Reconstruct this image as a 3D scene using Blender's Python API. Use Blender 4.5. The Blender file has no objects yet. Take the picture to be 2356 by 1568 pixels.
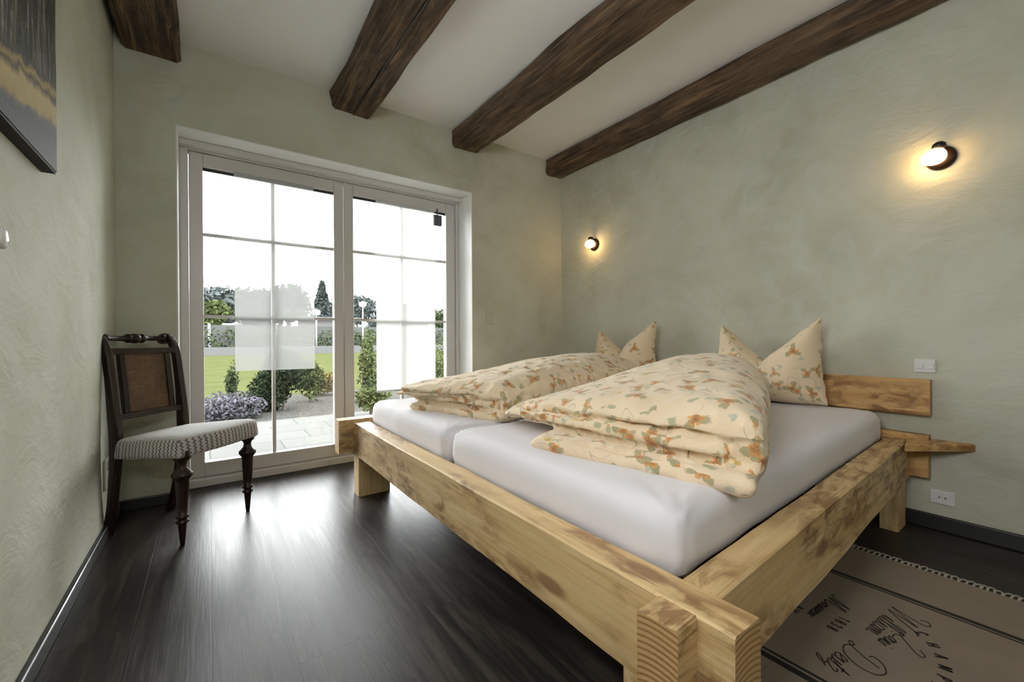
import bpy, bmesh, math, random
from mathutils import Vector, Matrix, noise
from math import sin, cos, pi, radians

S = bpy.context.scene
C = S.collection

# ------------------------------------------------------------------ camera
YAW, PITCH, ROLL = 0.62421, -0.0042123, -0.0047715
cam = bpy.data.cameras.new('camera')
cam.sensor_width = 36.0
cam.lens = 36.0 * 967.09 / 2356.0
cam.clip_start = 0.02
cam.clip_end = 500
co = bpy.data.objects.new('camera', cam)
C.objects.link(co)
Rr = Matrix(((cos(ROLL), -sin(ROLL), 0), (sin(ROLL), cos(ROLL), 0), (0, 0, 1)))
Rp = Matrix(((1, 0, 0), (0, cos(PITCH), sin(PITCH)), (0, -sin(PITCH), cos(PITCH))))
P = Matrix(((1, 0, 0), (0, 0, 1), (0, 1, 0)))
Rz = Matrix(((cos(YAW), sin(YAW), 0), (-sin(YAW), cos(YAW), 0), (0, 0, 1)))
Mc = Rz @ P @ Rp @ Rr                      # camera (right, up, forward) -> world
right, up, fwd = Mc.col[0], Mc.col[1], Mc.col[2]
back = -fwd
co.matrix_world = Matrix(((right.x, up.x, back.x, 0), (right.y, up.y, back.y, 0),
                          (right.z, up.z, back.z, 0.85), (0, 0, 0, 1)))
S.camera = co

# ------------------------------------------------------------------ world, light, exposure
w = bpy.data.worlds.new('world'); S.world = w; w.use_nodes = True
nt = w.node_tree; nt.nodes.clear()
wo = nt.nodes.new('ShaderNodeOutputWorld'); bg = nt.nodes.new('ShaderNodeBackground')
bg.inputs[0].default_value = (0.98, 0.99, 1.0, 1); bg.inputs[1].default_value = 11.0
nt.links.new(bg.outputs[0], wo.inputs[0])

S.view_settings.view_transform = 'Standard'
S.view_settings.look = 'None'
S.view_settings.gamma = 1.0
S.view_settings.use_curve_mapping = False
S.view_settings.exposure = 0.72
S.cycles.use_denoising = True
S.cycles.max_bounces = 7
S.cycles.diffuse_bounces = 4
S.cycles.glossy_bounces = 3
S.cycles.transparent_max_bounces = 10
S.cycles.use_adaptive_sampling = True
S.cycles.adaptive_threshold = 0.05
S.cycles.adaptive_min_samples = 16
S.cycles.sample_clamp_indirect = 6

def area(name, loc, rot, sx, sy, portal=True, power=10, col=(1, 1, 1)):
    l = bpy.data.lights.new(name, 'AREA'); l.shape = 'RECTANGLE'; l.size = sx; l.size_y = sy
    l.energy = power; l.color = col
    if portal: l.cycles.is_portal = True
    o = bpy.data.objects.new(name, l); C.objects.link(o); o.location = loc; o.rotation_euler = rot
    return o
area('window_portal', (0.765, 3.16, 1.0), (radians(-90), 0, 0), 1.9, 2.1)          # daylight through the garden door
area('added_side_window_portal', (-0.60, 0.325, 1.55), (0, radians(-90), 0), 0.80, 0.75)      # sky light through a small unseen window added in the left wall
area('added_rear_window_portal', (0.05, -1.60, 1.85), (radians(90), 0, 0), 0.65, 0.55)      # and through a high unseen window added behind the camera

XL, XR, YB, YF, ZC = -0.375, 2.605, 2.84, -1.35, 2.433

# ------------------------------------------------------------------ helpers
def tag(o, label=None, cat=None, group=None, kind=None):
    if label: o['label'] = label
    if cat: o['category'] = cat
    if group: o['group'] = group
    if kind: o['kind'] = kind
    return o
def link(name, me, mat=None, parent=None):
    o = bpy.data.objects.new(name, me); C.objects.link(o)
    if mat is not None:
        for m in (mat if isinstance(mat, (list, tuple)) else [mat]): me.materials.append(m)
    if parent: o.parent = parent
    return o
def build(name, bm, mat=None, parent=None, smooth=False, bevel=0, seg=2):
    me = bpy.data.meshes.new(name); bmesh.ops.recalc_face_normals(bm, faces=bm.faces[:]); bm.to_mesh(me); bm.free()
    if smooth:
        for p in me.polygons: p.use_smooth = True
    o = link(name, me, mat, parent)
    if bevel:
        b = o.modifiers.new('bevel', 'BEVEL'); b.width = bevel; b.segments = seg; b.limit_method = 'ANGLE'
    return o
def empty(name, loc=(0, 0, 0), rz=0):
    o = bpy.data.objects.new(name, None); C.objects.link(o); o.location = loc; o.rotation_euler = (0, 0, rz)
    o.empty_display_size = 0.1
    return o
def box(bm, x0, x1, y0, y1, z0, z1):
    v = [bm.verts.new(p) for p in ((x0, y0, z0), (x1, y0, z0), (x1, y1, z0), (x0, y1, z0), (x0, y0, z1), (x1, y0, z1), (x1, y1, z1), (x0, y1, z1))]
    for f in ((0, 3, 2, 1), (4, 5, 6, 7), (0, 1, 5, 4), (1, 2, 6, 5), (2, 3, 7, 6), (3, 0, 4, 7)): bm.faces.new([v[i] for i in f])
    return v
def boxo(name, x0, x1, y0, y1, z0, z1, mat, parent=None, bevel=0.0, seg=2):
    bm = bmesh.new(); box(bm, x0, x1, y0, y1, z0, z1)
    return build(name, bm, mat, parent, bevel=bevel, seg=seg)
def prism(bm, pts, z0, z1):
    a = [bm.verts.new((x, y, z0)) for x, y in pts]; b = [bm.verts.new((x, y, z1)) for x, y in pts]
    bm.faces.new(a[::-1]); bm.faces.new(b); n = len(pts)
    for i in range(n): bm.faces.new((a[i], a[(i+1) % n], b[(i+1) % n], b[i]))
def lathe(bm, prof, n=24, M=Matrix.Identity(4)):
    """prof: list of (r, t) along local Z"""
    rings = []
    for r, t in prof:
        rings.append([bm.verts.new(M @ Vector((r*cos(2*pi*i/n), r*sin(2*pi*i/n), t))) for i in range(n)])
    for a, b in zip(rings, rings[1:]):
        for i in range(n): bm.faces.new((a[i], a[(i+1) % n], b[(i+1) % n], b[i]))
    bm.faces.new(rings[0][::-1]); bm.faces.new(rings[-1])
def smoothcurve(pts, k=6):
    """Catmull-Rom through pts (tuples of any dimension)"""
    out = []; P_ = [pts[0]] + list(pts) + [pts[-1]]
    for i in range(1, len(P_)-2):
        p0, p1, p2, p3 = (Vector(q) for q in P_[i-1:i+3])
        for j in range(k):
            t = j/k
            out.append(0.5*((2*p1)+(p2-p0)*t+(2*p0-5*p1+4*p2-p3)*t*t+(3*p1-p0-3*p2+p3)*t**3))
    out.append(Vector(pts[-1])); return out
def sweep(bm, pts, widths, side):
    """rectangular-ish (8-gon) section swept along pts in a plane; side = unit vector across; widths = (in-plane, across)"""
    rings = []
    for i, p in enumerate(pts):
        d = (pts[min(i+1, len(pts)-1)] - pts[max(i-1, 0)]).normalized()
        n = d.cross(side).normalized()
        a, b = widths[i] if isinstance(widths, list) else widths
        a /= 2; b /= 2; c = 0.3
        sec = [(a, b*(1-c)), (a*(1-c), b), (-a*(1-c), b), (-a, b*(1-c)), (-a, -b*(1-c)), (-a*(1-c), -b), (a*(1-c), -b), (a, -b*(1-c))]
        rings.append([bm.verts.new(p + n*x + side*y) for x, y in sec])
    for a, b in zip(rings, rings[1:]):
        for i in range(8): bm.faces.new((a[i], a[(i+1) % 8], b[(i+1) % 8], b[i]))
    bm.faces.new(rings[0][::-1]); bm.faces.new(rings[-1])
def bake(o, mods, smooth=True):
    """apply a list of (type, settings) modifiers"""
    for t, st in mods:
        m = o.modifiers.new(t.lower(), t)
        for k, v in st.items(): setattr(m, k, v)
    bpy.context.view_layer.update()
    dg = bpy.context.evaluated_depsgraph_get()
    me = bpy.data.meshes.new_from_object(o.evaluated_get(dg), depsgraph=dg)
    old = o.data; o.modifiers.clear(); o.data = me; me.name = old.name
    for p in me.polygons: p.use_smooth = smooth
    return o
def displace(o, fn):
    me = o.data; ns = [v.normal.copy() for v in me.vertices]
    for v, n in zip(me.vertices, ns): v.co += fn(v.co, n)
    me.update()

# ------------------------------------------------------------------ materials
class N:
    def __init__(s, name):
        s.m = bpy.data.materials.new(name); s.m.use_nodes = True; s.t = s.m.node_tree; s.t.nodes.clear()
        s.out = s.t.nodes.new('ShaderNodeOutputMaterial')
    def n(s, typ, **kw):
        nd = s.t.nodes.new('ShaderNode'+typ)
        for k, v in kw.items():
            if k.startswith('_'): setattr(nd, k[1:], v)
        for k, v in kw.items():
            if not k.startswith('_'):
                key = int(k[1:]) if k[0] == 'i' and k[1:].isdigit() else k.replace('_', ' ')
                s.set(nd.inputs[key], v)
        return nd
    def set(s, inp, v):
        if isinstance(v, bpy.types.NodeSocket): s.t.links.new(v, inp)
        elif isinstance(v, bpy.types.Node): s.t.links.new(v.outputs[0], inp)
        else: inp.default_value = v
    def coord(s, kind='Object'): return s.n('TexCoord').outputs[kind]
    def mapv(s, vec, scale=(1, 1, 1), loc=(0, 0, 0), rot=(0, 0, 0)):
        return s.n('Mapping', Vector=vec, Scale=scale, Location=loc, Rotation=rot).outputs[0]
    def noise(s, vec, scale=5, detail=4, rough=0.5, dist=0.0):
        return s.n('TexNoise', Vector=vec, Scale=scale, Detail=detail, Roughness=rough, Distortion=dist).outputs[0]
    def ramp(s, fac, stops):
        r = s.n('ValToRGB', Fac=fac); e = r.color_ramp.elements
        while len(e) < len(stops): e.new(0.5)
        for q, (p, c) in zip(e, stops):
            q.position = p; q.color = c if len(c) == 4 else (*c, 1)
        return r.outputs[0]
    def rampv(s, fac, a, b): return s.ramp(fac, [(a, (0, 0, 0)), (b, (1, 1, 1))])
    def mix(s, fac, a, b, mode='MIX'):
        m = s.n('MixRGB', _blend_type=mode, Fac=fac)
        s.set(m.inputs[1], a if not isinstance(a, tuple) else (*a, 1)[:4]); s.set(m.inputs[2], b if not isinstance(b, tuple) else (*b, 1)[:4])
        return m.outputs[0]
    def math(s, op, a, b=0.0, c=None):
        m = s.n('Math', _operation=op, i0=a, i1=b)
        if c is not None: s.set(m.inputs[2], c)
        return m.outputs[0]
    def bump(s, h, strength=0.3, dist=0.01, normal=None):
        b = s.n('Bump', Height=h, Strength=strength, Distance=dist)
        if normal: s.set(b.inputs['Normal'], normal)
        return b.outputs[0]
    def bsdf(s, color, rough=0.5, normal=None, **kw):
        b = s.n('BsdfPrincipled')
        s.set(b.inputs['Base Color'], color if not isinstance(color, tuple) else (*color, 1)[:4]); s.set(b.inputs['Roughness'], rough)
        if normal: s.set(b.inputs['Normal'], normal)
        for k, v in kw.items(): s.set(b.inputs[k.replace('_', ' ')], v)
        s.t.links.new(b.outputs[0], s.out.inputs[0]); return b
    def xyz(s, vec):
        x = s.n('SeparateXYZ', Vector=vec); return x.outputs[0], x.outputs[1], x.outputs[2]

def plain(name, col, rough=0.5, **kw):
    k = N(name); k.bsdf(col, rough, **kw); return k.m

def m_plaster():
    k = N('sage_plaster'); v = k.coord()
    big = k.noise(v, 1.6, 3, 0.6, 0.6); mid = k.noise(v, 7, 4, 0.65, 1.0)
    c = k.ramp(big, [(0.3, (0.460, 0.460, 0.355)), (0.5, (0.555, 0.555, 0.440)), (0.7, (0.620, 0.625, 0.52))])
    c = k.mix(k.math('MULTIPLY', k.rampv(mid, 0.42, 0.68), 0.45), c, (0.60, 0.61, 0.55))
    tr = k.noise(k.mapv(v, (1, 1, 1.7)), 4.5, 4, 0.62, 0.9)
    rid = k.n('TexVoronoi', _feature='F1', Vector=k.mapv(k.n('MixRGB', Fac=0.35, i1=v, i2=k.n('TexNoise', Vector=v, Scale=3.0, Detail=1).outputs[1]).outputs[0], (1, 1, 1.6)), Scale=7.0)
    h = k.math('ADD', k.math('MULTIPLY', tr, 1.0), k.math('MULTIPLY', rid.outputs[0], 0.5))
    fine = k.noise(v, 45, 2, 0.6)
    n1 = k.bump(h, 0.42, 0.018); n2 = k.bump(fine, 0.10, 0.004, n1)
    k.bsdf(c, 0.78, n2); return k.m
def m_white(name, col, bumpy=0.0):
    k = N(name); v = k.coord()
    n = k.bump(k.noise(v, 60, 3), bumpy, 0.003) if bumpy else None
    k.bsdf(col, 0.6, n); return k.m
def m_floor():
    k = N('dark_plank_floor'); v = k.coord()
    bv = k.mapv(v, (1, 1, 1), rot=(0, 0, radians(90)))
    br = k.n('TexBrick', Vector=bv, Scale=1.0, Mortar_Size=0.0022, Mortar_Smooth=0.2, Bias=0.0, Brick_Width=1.22, Row_Height=0.185,
             Color1=(0.2, 0.2, 0.2, 1), Color2=(0.9, 0.9, 0.9, 1), Mortar=(0.5, 0.5, 0.5, 1))
    br.offset = 0.37
    per = br.outputs[0]
    sh = k.n('CombineXYZ', X=k.math('MULTIPLY', per, 3.0), Y=k.math('MULTIPLY', per, 7.0), Z=0.0).outputs[0]
    vv = k.n('VectorMath', _operation='ADD', i0=v, i1=sh).outputs[0]
    g = k.noise(k.mapv(vv, (22, 1.6, 1)), 1.6, 5, 0.65, 0.8)
    g2 = k.noise(k.mapv(vv, (90, 3, 1)), 2.0, 2, 0.6, 0.2)
    c = k.ramp(g, [(0.25, (0.009, 0.0078, 0.0072)), (0.48, (0.024, 0.0198, 0.0175)), (0.66, (0.066, 0.054, 0.046))])
    c = k.mix(k.math('MULTIPLY', per, 0.30), c, (0.036, 0.027, 0.021))
    c = k.mix(k.math('MULTIPLY', br.outputs[1], 0.45), c, (0.006, 0.005, 0.005))
    h = k.math('SUBTRACT', k.math('ADD', k.math('MULTIPLY', g2, 0.5), k.math('MULTIPLY', g, 0.5)), k.math('MULTIPLY', br.outputs[1], 0.5))
    r = k.ramp(g, [(0.2, (0.30, 0.30, 0.30)), (0.8, (0.42, 0.42, 0.42))])
    k.bsdf(c, r, k.bump(h, 0.28, 0.0018), Specular_IOR_Level=0.5, IOR=1.275); return k.m
def m_beam():
    k = N('dark_hewn_oak'); v = k.coord()
    g = k.noise(k.mapv(v, (1.3, 16, 16)), 2.0, 5, 0.7, 0.9)
    p = k.noise(k.mapv(v, (1.6, 4, 4)), 2.0, 4, 0.6, 0.5)
    c = k.ramp(g, [(0.34, (0.012, 0.007, 0.004)), (0.5, (0.085, 0.048, 0.023)), (0.66, (0.235, 0.140, 0.068))])
    c = k.mix(k.math('MULTIPLY', k.rampv(p, 0.45, 0.70), 0.55), c, (0.23, 0.148, 0.078))
    c = k.mix(k.math('MULTIPLY', k.rampv(k.noise(k.mapv(v, (2.5, 7, 7), (3, 1, 5)), 2, 3), 0.56, 0.7), 0.7), c, (0.030, 0.017, 0.011))
    h = k.math('ADD', g, k.math('MULTIPLY', p, 1.4))
    k.bsdf(c, 0.62, k.bump(h, 1.0, 0.02)); return k.m
def m_spruce(name='flamed_spruce', tint=(1, 1, 1)):
    k = N(name); tc = k.n('TexCoord'); v = tc.outputs['Object']
    oi = k.n('ObjectInfo').outputs['Random']
    sh = k.n('CombineXYZ', X=k.math('MULTIPLY', oi, 13.0), Y=k.math('MULTIPLY', oi, 5.0), Z=k.math('MULTIPLY', oi, 3.0)).outputs[0]
    vv = k.n('VectorMath', _operation='ADD', i0=v, i1=sh).outputs[0]
    g = k.noise(k.mapv(vv, (1.0, 26, 26)), 1.7, 6, 0.6, 0.7)
    c = k.ramp(g, [(0.25, (0.55, 0.355, 0.145)), (0.5, (0.70, 0.495, 0.235)), (0.75, (0.82, 0.63, 0.37))])
    sp = k.noise(k.mapv(vv, (6.5, 15, 15)), 1.6, 5, 0.6, 0.5)                 # flamed brown patches
    sp2 = k.noise(k.mapv(vv, (2.2, 4, 4)), 1.3, 2, 0.5, 0.0)
    f = k.math('MULTIPLY', k.rampv(sp, 0.44, 0.60), k.rampv(sp2, 0.36, 0.52))
    c = k.mix(k.math('MULTIPLY', f, 0.80), c, (0.235, 0.110, 0.036))
    st = k.noise(k.mapv(vv, (3.0, 60, 60)), 1.5, 4, 0.6, 0.3)
    c = k.mix(k.math('MULTIPLY', k.math('MULTIPLY', k.rampv(st, 0.55, 0.68), k.rampv(sp2, 0.40, 0.55)), 0.75), c, (0.22, 0.10, 0.03))
    kn = k.n('TexVoronoi', Vector=k.mapv(vv, (2.4, 7.5, 7.5)), Scale=1.0, Randomness=1.0).outputs[0]
    c = k.mix(k.math('MULTIPLY', k.ramp(kn, [(0.10, (1, 1, 1)), (0.17, (0, 0, 0))]), 0.75), c, (0.22, 0.10, 0.045))
    # end grain: rings
    nx, ny, nz = k.xyz(tc.outputs['Normal'])
    endf = k.rampv(k.math('ABSOLUTE', nx), 0.75, 0.85)
    wv = k.n('TexWave', _wave_type='RINGS', _rings_direction='X', Vector=k.mapv(v, (1, 1, 1), (0, 0.0, 0.10)), Scale=30.0, Distortion=0.7, Detail=2.0, Detail_Scale=1.0).outputs[1]
    ec = k.ramp(wv, [(0.0, (0.62, 0.42, 0.20)), (0.6, (0.55, 0.34, 0.145)), (1.0, (0.34, 0.165, 0.06))])
    c = k.mix(endf, c, ec)
    c = k.mix(1.0, c, tint, 'MULTIPLY')
    k.bsdf(c, 0.48, k.bump(k.math('ADD', g, k.math('MULTIPLY', sp, 0.8)), 0.35, 0.004)); return k.m
def m_dark_wood():
    k = N('dark_turned_wood'); v = k.coord()
    g = k.noise(k.mapv(v, (20, 20, 2)), 2, 5, 0.6, 0.5)
    c = k.ramp(g, [(0.3, (0.012, 0.006, 0.004)), (0.7, (0.040, 0.018, 0.011))])
    k.bsdf(c, 0.32, k.bump(g, 0.1, 0.002)); return k.m
def m_cane():
    k = N('woven_cane'); v = k.coord()
    x, y, z = k.xyz(v)
    a = k.math('SINE', k.math('MULTIPLY', x, 700)); b = k.math('SINE', k.math('MULTIPLY', z, 700))
    wv = k.math('MULTIPLY', a, b)
    n = k.noise(v, 9, 3)
    c = k.ramp(n, [(0.3, (0.070, 0.034, 0.012)), (0.7, (0.15, 0.072, 0.022))])
    c = k.mix(k.math('MULTIPLY', k.rampv(wv, 0.2, 0.8), 0.35), c, (0.04, 0.02, 0.008))
    k.bsdf(c, 0.5, k.bump(wv, 0.3, 0.002)); return k.m
def m_sheet():
    k = N('white_fitted_sheet'); v = k.coord()
    k.bsdf((0.78, 0.755, 0.785), 0.75, k.bump(k.noise(v, 7, 3, 0.5, 0.6), 0.10, 0.02), Sheen_Weight=0.2); return k.m
def m_floral():
    k = N('floral_seersucker'); v = k.coord()
    x, y, z = k.xyz(v)
    nx, ny, nzz = (k.math('ABSOLUTE', q) for q in k.xyz(k.n('TexCoord').outputs['Normal']))
    topm = k.math('GREATER_THAN', nzz, 0.60); xm = k.math('GREATER_THAN', nx, ny)
    A = k.n('CombineXYZ', X=y, Y=x, Z=0.0).outputs[0]; B = k.n('CombineXYZ', X=y, Y=k.math('ADD', z, 0.31), Z=0.0).outputs[0]; D = k.n('CombineXYZ', X=x, Y=k.math('ADD', z, 0.77), Z=0.0).outputs[0]
    uv0 = k.mix(topm, k.mix(xm, D, B), A)
    U, V, _z = k.xyz(uv0)
    wob = k.n('VectorMath', _operation='SCALE', i0=k.n('VectorMath', _operation='SUBTRACT', i0=k.n('TexNoise', Vector=uv0, Scale=55.0, Detail=2).outputs[1], i1=(0.5, 0.5, 0.5)).outputs[0])
    wob.inputs['Scale'].default_value = 0.022
    uv = k.n('VectorMath', _operation='ADD', i0=uv0, i1=wob.outputs[0]).outputs[0]
    base = k.mix(k.rampv(k.noise(uv, 3, 2), 0.35, 0.65), (0.80, 0.635, 0.425), (0.83, 0.69, 0.485))
    mott = k.noise(uv, 120, 2, 0.7)
    def motif(scale, seed, keep, petals, rad, cin, cout, leafc):
        p = k.mapv(uv, (scale, scale, 1), (seed, seed*1.7, 0))
        vor = k.n('TexVoronoi', _voronoi_dimensions='2D', _feature='F1', Vector=p, Scale=1.0, Randomness=0.9)
        d = k.n('VectorMath', _operation='SUBTRACT', i0=p, i1=vor.outputs['Position']).outputs[0]
        dx, dy, dz = k.xyz(d)
        rr, rg, rb = k.n('SeparateColor', Color=vor.outputs['Color']).outputs
        th = k.math('ADD', k.math('ARCTAN2', dy, dx), k.math('MULTIPLY', rg, 6.28))
        L = k.math('POWER', k.math('ADD', k.math('MULTIPLY', dx, dx), k.math('MULTIPLY', dy, dy)), 0.5)
        on = k.math('LESS_THAN', rr, keep)
        def inside(r0, amp, n, ph):
            lim = k.math('MULTIPLY', k.math('ADD', k.math('MULTIPLY', k.math('COSINE', k.math('ADD', k.math('MULTIPLY', th, n), ph)), amp), 1-amp), r0)
            return k.math('MULTIPLY', k.ramp(k.math('DIVIDE', L, k.math('MAXIMUM', lim, 0.001)), [(0.85, (1, 1, 1)), (1.0, (0, 0, 0))]), on)
        lf = inside(rad*1.75, 0.48, 3, 1.0) if leafc else None
        bl = inside(rad, 0.22, petals, 0.0)
        cc = k.mix(k.rampv(k.math('ADD', k.math('DIVIDE', L, rad), k.math('MULTIPLY', mott, 0.6)), 0.55, 1.2), cin, cout)
        return lf, bl, cc
    cur = base
    stem = k.noise(uv0, 7.0, 1.0, 0.5, 1.0)
    sl = k.math('ABSOLUTE', k.math('SUBTRACT', stem, 0.5))
    sm = k.math('MULTIPLY', k.ramp(sl, [(0.003, (1, 1, 1)), (0.010, (0, 0, 0))]), k.rampv(k.noise(uv0, 8.0, 1), 0.52, 0.58))
    cur = k.mix(k.math('MULTIPLY', sm, 0.65), cur, (0.42, 0.30, 0.16))
    for a in ((9.0, 3.1, 0.50, 2, 0.17, (0.36, 0.37, 0.20), (0.46, 0.46, 0.28), None),
              (12.0, 9.7, 0.50, 3, 0.17, (0.46, 0.47, 0.36), (0.56, 0.56, 0.42), None),
              (7.6, 1.3, 0.62, 5, 0.180, (0.38, 0.15, 0.04), (0.72, 0.33, 0.08), (0.33, 0.30, 0.15)),
              (9.6, 6.2, 0.45, 4, 0.170, (0.58, 0.19, 0.06), (0.74, 0.40, 0.16), (0.38, 0.36, 0.20)),
              (8.5, 14.9, 0.35, 5, 0.165, (0.55, 0.38, 0.08), (0.78, 0.60, 0.24), None)):
        lf, bl, cc = motif(*a)
        if lf is not None: cur = k.mix(k.math('MULTIPLY', lf, 0.80), cur, a[7])
        cur = k.mix(k.math('MULTIPLY', bl, 0.85), cur, cc)
    # woven diagonal crinkle
    st = k.math('SINE', k.math('MULTIPLY', k.math('ADD', k.math('ADD', U, V), k.math('MULTIPLY', k.noise(uv, 30, 1), 0.01)), 620.0))
    cur = k.mix(k.math('MULTIPLY', k.rampv(st, -0.2, 0.9), 0.10), cur, (0.70, 0.48, 0.30))
    wr = k.noise(k.mapv(v, (5, 8, 9)), 1.0, 4, 0.55, 1.2)
    n1 = k.bump(wr, 0.22, 0.03); n2 = k.bump(st, 0.10, 0.0012, n1)
    k.bsdf(cur, 0.85, n2, Sheen_Weight=0.25); return k.m
def m_knit():
    k = N('crocheted_cover'); v = k.coord(); x, y, z = k.xyz(v)
    t = k.math('ADD', k.math('MULTIPLY', x, 290.0), k.math('MULTIPLY', y, 290.0))
    zz = k.math('MULTIPLY', k.math('SINE', k.math('MULTIPLY', z, 420.0)), 0.8)
    s = k.math('SINE', k.math('ADD', t, zz))
    t2 = k.math('SINE', k.math('MULTIPLY', z, 900.0))
    nrm = k.xyz(k.n('TexCoord').outputs['Normal'])[2]
    side = k.ramp(k.math('ABSOLUTE', nrm), [(0.45, (1, 1, 1)), (0.75, (0, 0, 0))])
    c = k.mix(k.math('MULTIPLY', k.math('MULTIPLY', k.rampv(s, 0.1, 0.7), side), 0.85), (0.66, 0.65, 0.64), (0.15, 0.115, 0.105))
    k.bsdf(c, 0.9, k.bump(k.math('ADD', s, k.math('MULTIPLY', t2, 0.5)), 0.35, 0.003)); return k.m
def m_rug():
    k = N('printed_jute_rug'); v = k.coord(); x, y, z = k.xyz(v)
    c = k.mix(k.rampv(k.noise(v, 5, 4, 0.6), 0.3, 0.7), (0.26, 0.207, 0.16), (0.31, 0.245, 0.186))
    wx = k.math('SINE', k.math('MULTIPLY', x, 1500.0)); wy = k.math('SINE', k.math('MULTIPLY', y, 1500.0))
    wv = k.math('MULTIPLY', wx, wy)
    def line(cx, hw):
        return k.math('LESS_THAN', k.math('ABSOLUTE', k.math('SUBTRACT', x, cx)), hw)
    ln = k.math('MAXIMUM', k.math('MAXIMUM', line(1.831, 0.0090), line(1.812, 0.0042)), k.math('MAXIMUM', line(1.200, 0.0105), line(1.223, 0.005)))
    c = k.mix(k.math('MULTIPLY', ln, 0.95), c, (0.012, 0.011, 0.011))
    k.bsdf(c, 0.9, k.bump(wv, 0.25, 0.001)); return k.m
def m_canvas():
    k = N('printed_canvas'); v = k.coord(); x, y, z = k.xyz(v)
    ns = k.noise(k.mapv(v, (1, 5, 5)), 3, 5, 0.6, 0.6)
    t = k.math('SUBTRACT', z, k.math('ADD', k.math('MULTIPLY', k.math('SUBTRACT', y, 1.31), 0.2), 1.352))
    t = k.math('ADD', t, k.math('MULTIPLY', k.math('SUBTRACT', ns, 0.5), 0.07))
    c = k.ramp(k.math('MULTIPLY', t, 2.0), [(0.0, (0.075, 0.072, 0.07)), (0.03, (0.12, 0.11, 0.09)), (0.06, (0.42, 0.31, 0.11)), (0.15, (0.50, 0.40, 0.17)),
        (0.19, (0.07, 0.05, 0.035)), (0.215, (0.38, 0.29, 0.10)), (0.245, (0.05, 0.04, 0.03)), (0.27, (0.05, 0.055, 0.04))])
    sv = k.noise(k.mapv(v, (1, 22, 2.2)), 2.0, 6, 0.7, 0.8)
    tr = k.ramp(sv, [(0.38, (0.006, 0.007, 0.006)), (0.49, (0.035, 0.040, 0.028)), (0.55, (0.12, 0.10, 0.05)), (0.63, (0.38, 0.39, 0.41))])
    c = k.mix(k.rampv(t, 0.12, 0.15), c, tr)
    blue = k.math('MULTIPLY', k.rampv(y, 1.56, 1.64), k.math('MULTIPLY', k.rampv(t, 0.16, 0.2), k.ramp(t, [(0.30, (1, 1, 1)), (0.38, (0, 0, 0))])))
    c = k.mix(k.math('MULTIPLY', k.math('MULTIPLY', blue, k.rampv(ns, 0.35, 0.6)), 0.8), c, (0.42, 0.46, 0.55))
    gr = k.noise(v, 90, 3, 0.7)
    c = k.mix(k.math('MULTIPLY', k.rampv(gr, 0.5, 0.8), 0.35), c, (0.25, 0.24, 0.24))
    k.bsdf(c, 0.7); return k.m
def m_glass():
    k = N('window_glass')
    tr = k.n('BsdfTransparent', Color=(0.97, 0.985, 0.98, 1)); gl = k.n('BsdfGlossy', Roughness=0.0)
    fr = k.n('Fresnel', IOR=1.35)
    mx = k.n('MixShader', Fac=fr.outputs[0]); k.t.links.new(tr.outputs[0], mx.inputs[1]); k.t.links.new(gl.outputs[0], mx.inputs[2])
    k.t.links.new(mx.outputs[0], k.out.inputs[0]); return k.m
def m_sheer(name, op, tr_c):
    k = N(name)
    tr = k.n('BsdfTransparent'); tl = k.n('BsdfTranslucent', Color=(tr_c, tr_c, tr_c*0.97, 1)); df = k.n('BsdfDiffuse', Color=(0.75, 0.75, 0.73, 1))
    a = k.n('MixShader', Fac=0.35); k.t.links.new(tl.outputs[0], a.inputs[1]); k.t.links.new(df.outputs[0], a.inputs[2])
    v = k.coord(); f = k.math('ADD', k.math('MULTIPLY', k.noise(k.mapv(v, (260, 1, 260)), 1, 1), 0.1), op-0.05)
    b = k.n('MixShader', Fac=f); k.t.links.new(tr.outputs[0], b.inputs[1]); k.t.links.new(a.outputs[0], b.inputs[2])
    k.t.links.new(b.outputs[0], k.out.inputs[0]); return k.m
def m_emit(name, col, strength, col2=None):
    k = N(name)
    b = k.bsdf((0.9, 0.85, 0.75), 0.4)
    b.inputs['Emission Color'].default_value = (*col, 1); b.inputs['Emission Strength'].default_value = strength
    return k.m
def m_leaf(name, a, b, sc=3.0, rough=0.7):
    a = tuple(q*0.5 for q in a); b = tuple(q*0.5 for q in b)      # halved: backlit dimness of the garden put into the colour
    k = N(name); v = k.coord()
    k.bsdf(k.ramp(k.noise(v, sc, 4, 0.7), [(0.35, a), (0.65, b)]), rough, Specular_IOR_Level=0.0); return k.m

PLASTER = m_plaster(); CEIL = m_white('ceiling_paint', (0.84, 0.835, 0.825), 0.05); FLOOR = m_floor()
BEAM = m_beam(); SPRUCE = m_spruce(); SPRUCE_RED = m_spruce('warm_spruce', (0.93, 0.80, 0.66)); PVC = plain('white_window_plastic', (0.62, 0.605, 0.585), 0.35)
REVEAL = m_white('white_reveal_paint', (0.76, 0.755, 0.73), 0.1); SKIRT = plain('dark_skirting', (0.030, 0.030, 0.028), 0.28)
RUBBER = plain('dark_rubber', (0.03, 0.03, 0.03), 0.6); DWOOD = m_dark_wood(); CANE = m_cane(); SHEET = m_sheet(); FLORAL = m_floral()
KNIT = m_knit(); RUG = m_rug(); INK = plain('black_print', (0.035, 0.025, 0.022), 0.9); FRINGE = plain('pale_rug_thread', (0.42, 0.38, 0.32), 0.9)
CANVAS = m_canvas(); CANVAS_EDGE = plain('unlit_canvas_edge', (0.015, 0.014, 0.013), 0.7); GLASS = m_glass()  # canvas edge: darkness of the unlit underside put into the colour
SHEER1 = m_sheer('sheer_voile', 0.78, 0.23); SHEER2 = m_sheer('white_voile', 0.90, 0.42); SWITCH = plain('white_switch_plastic', (0.74, 0.73, 0.73), 0.35)
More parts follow.
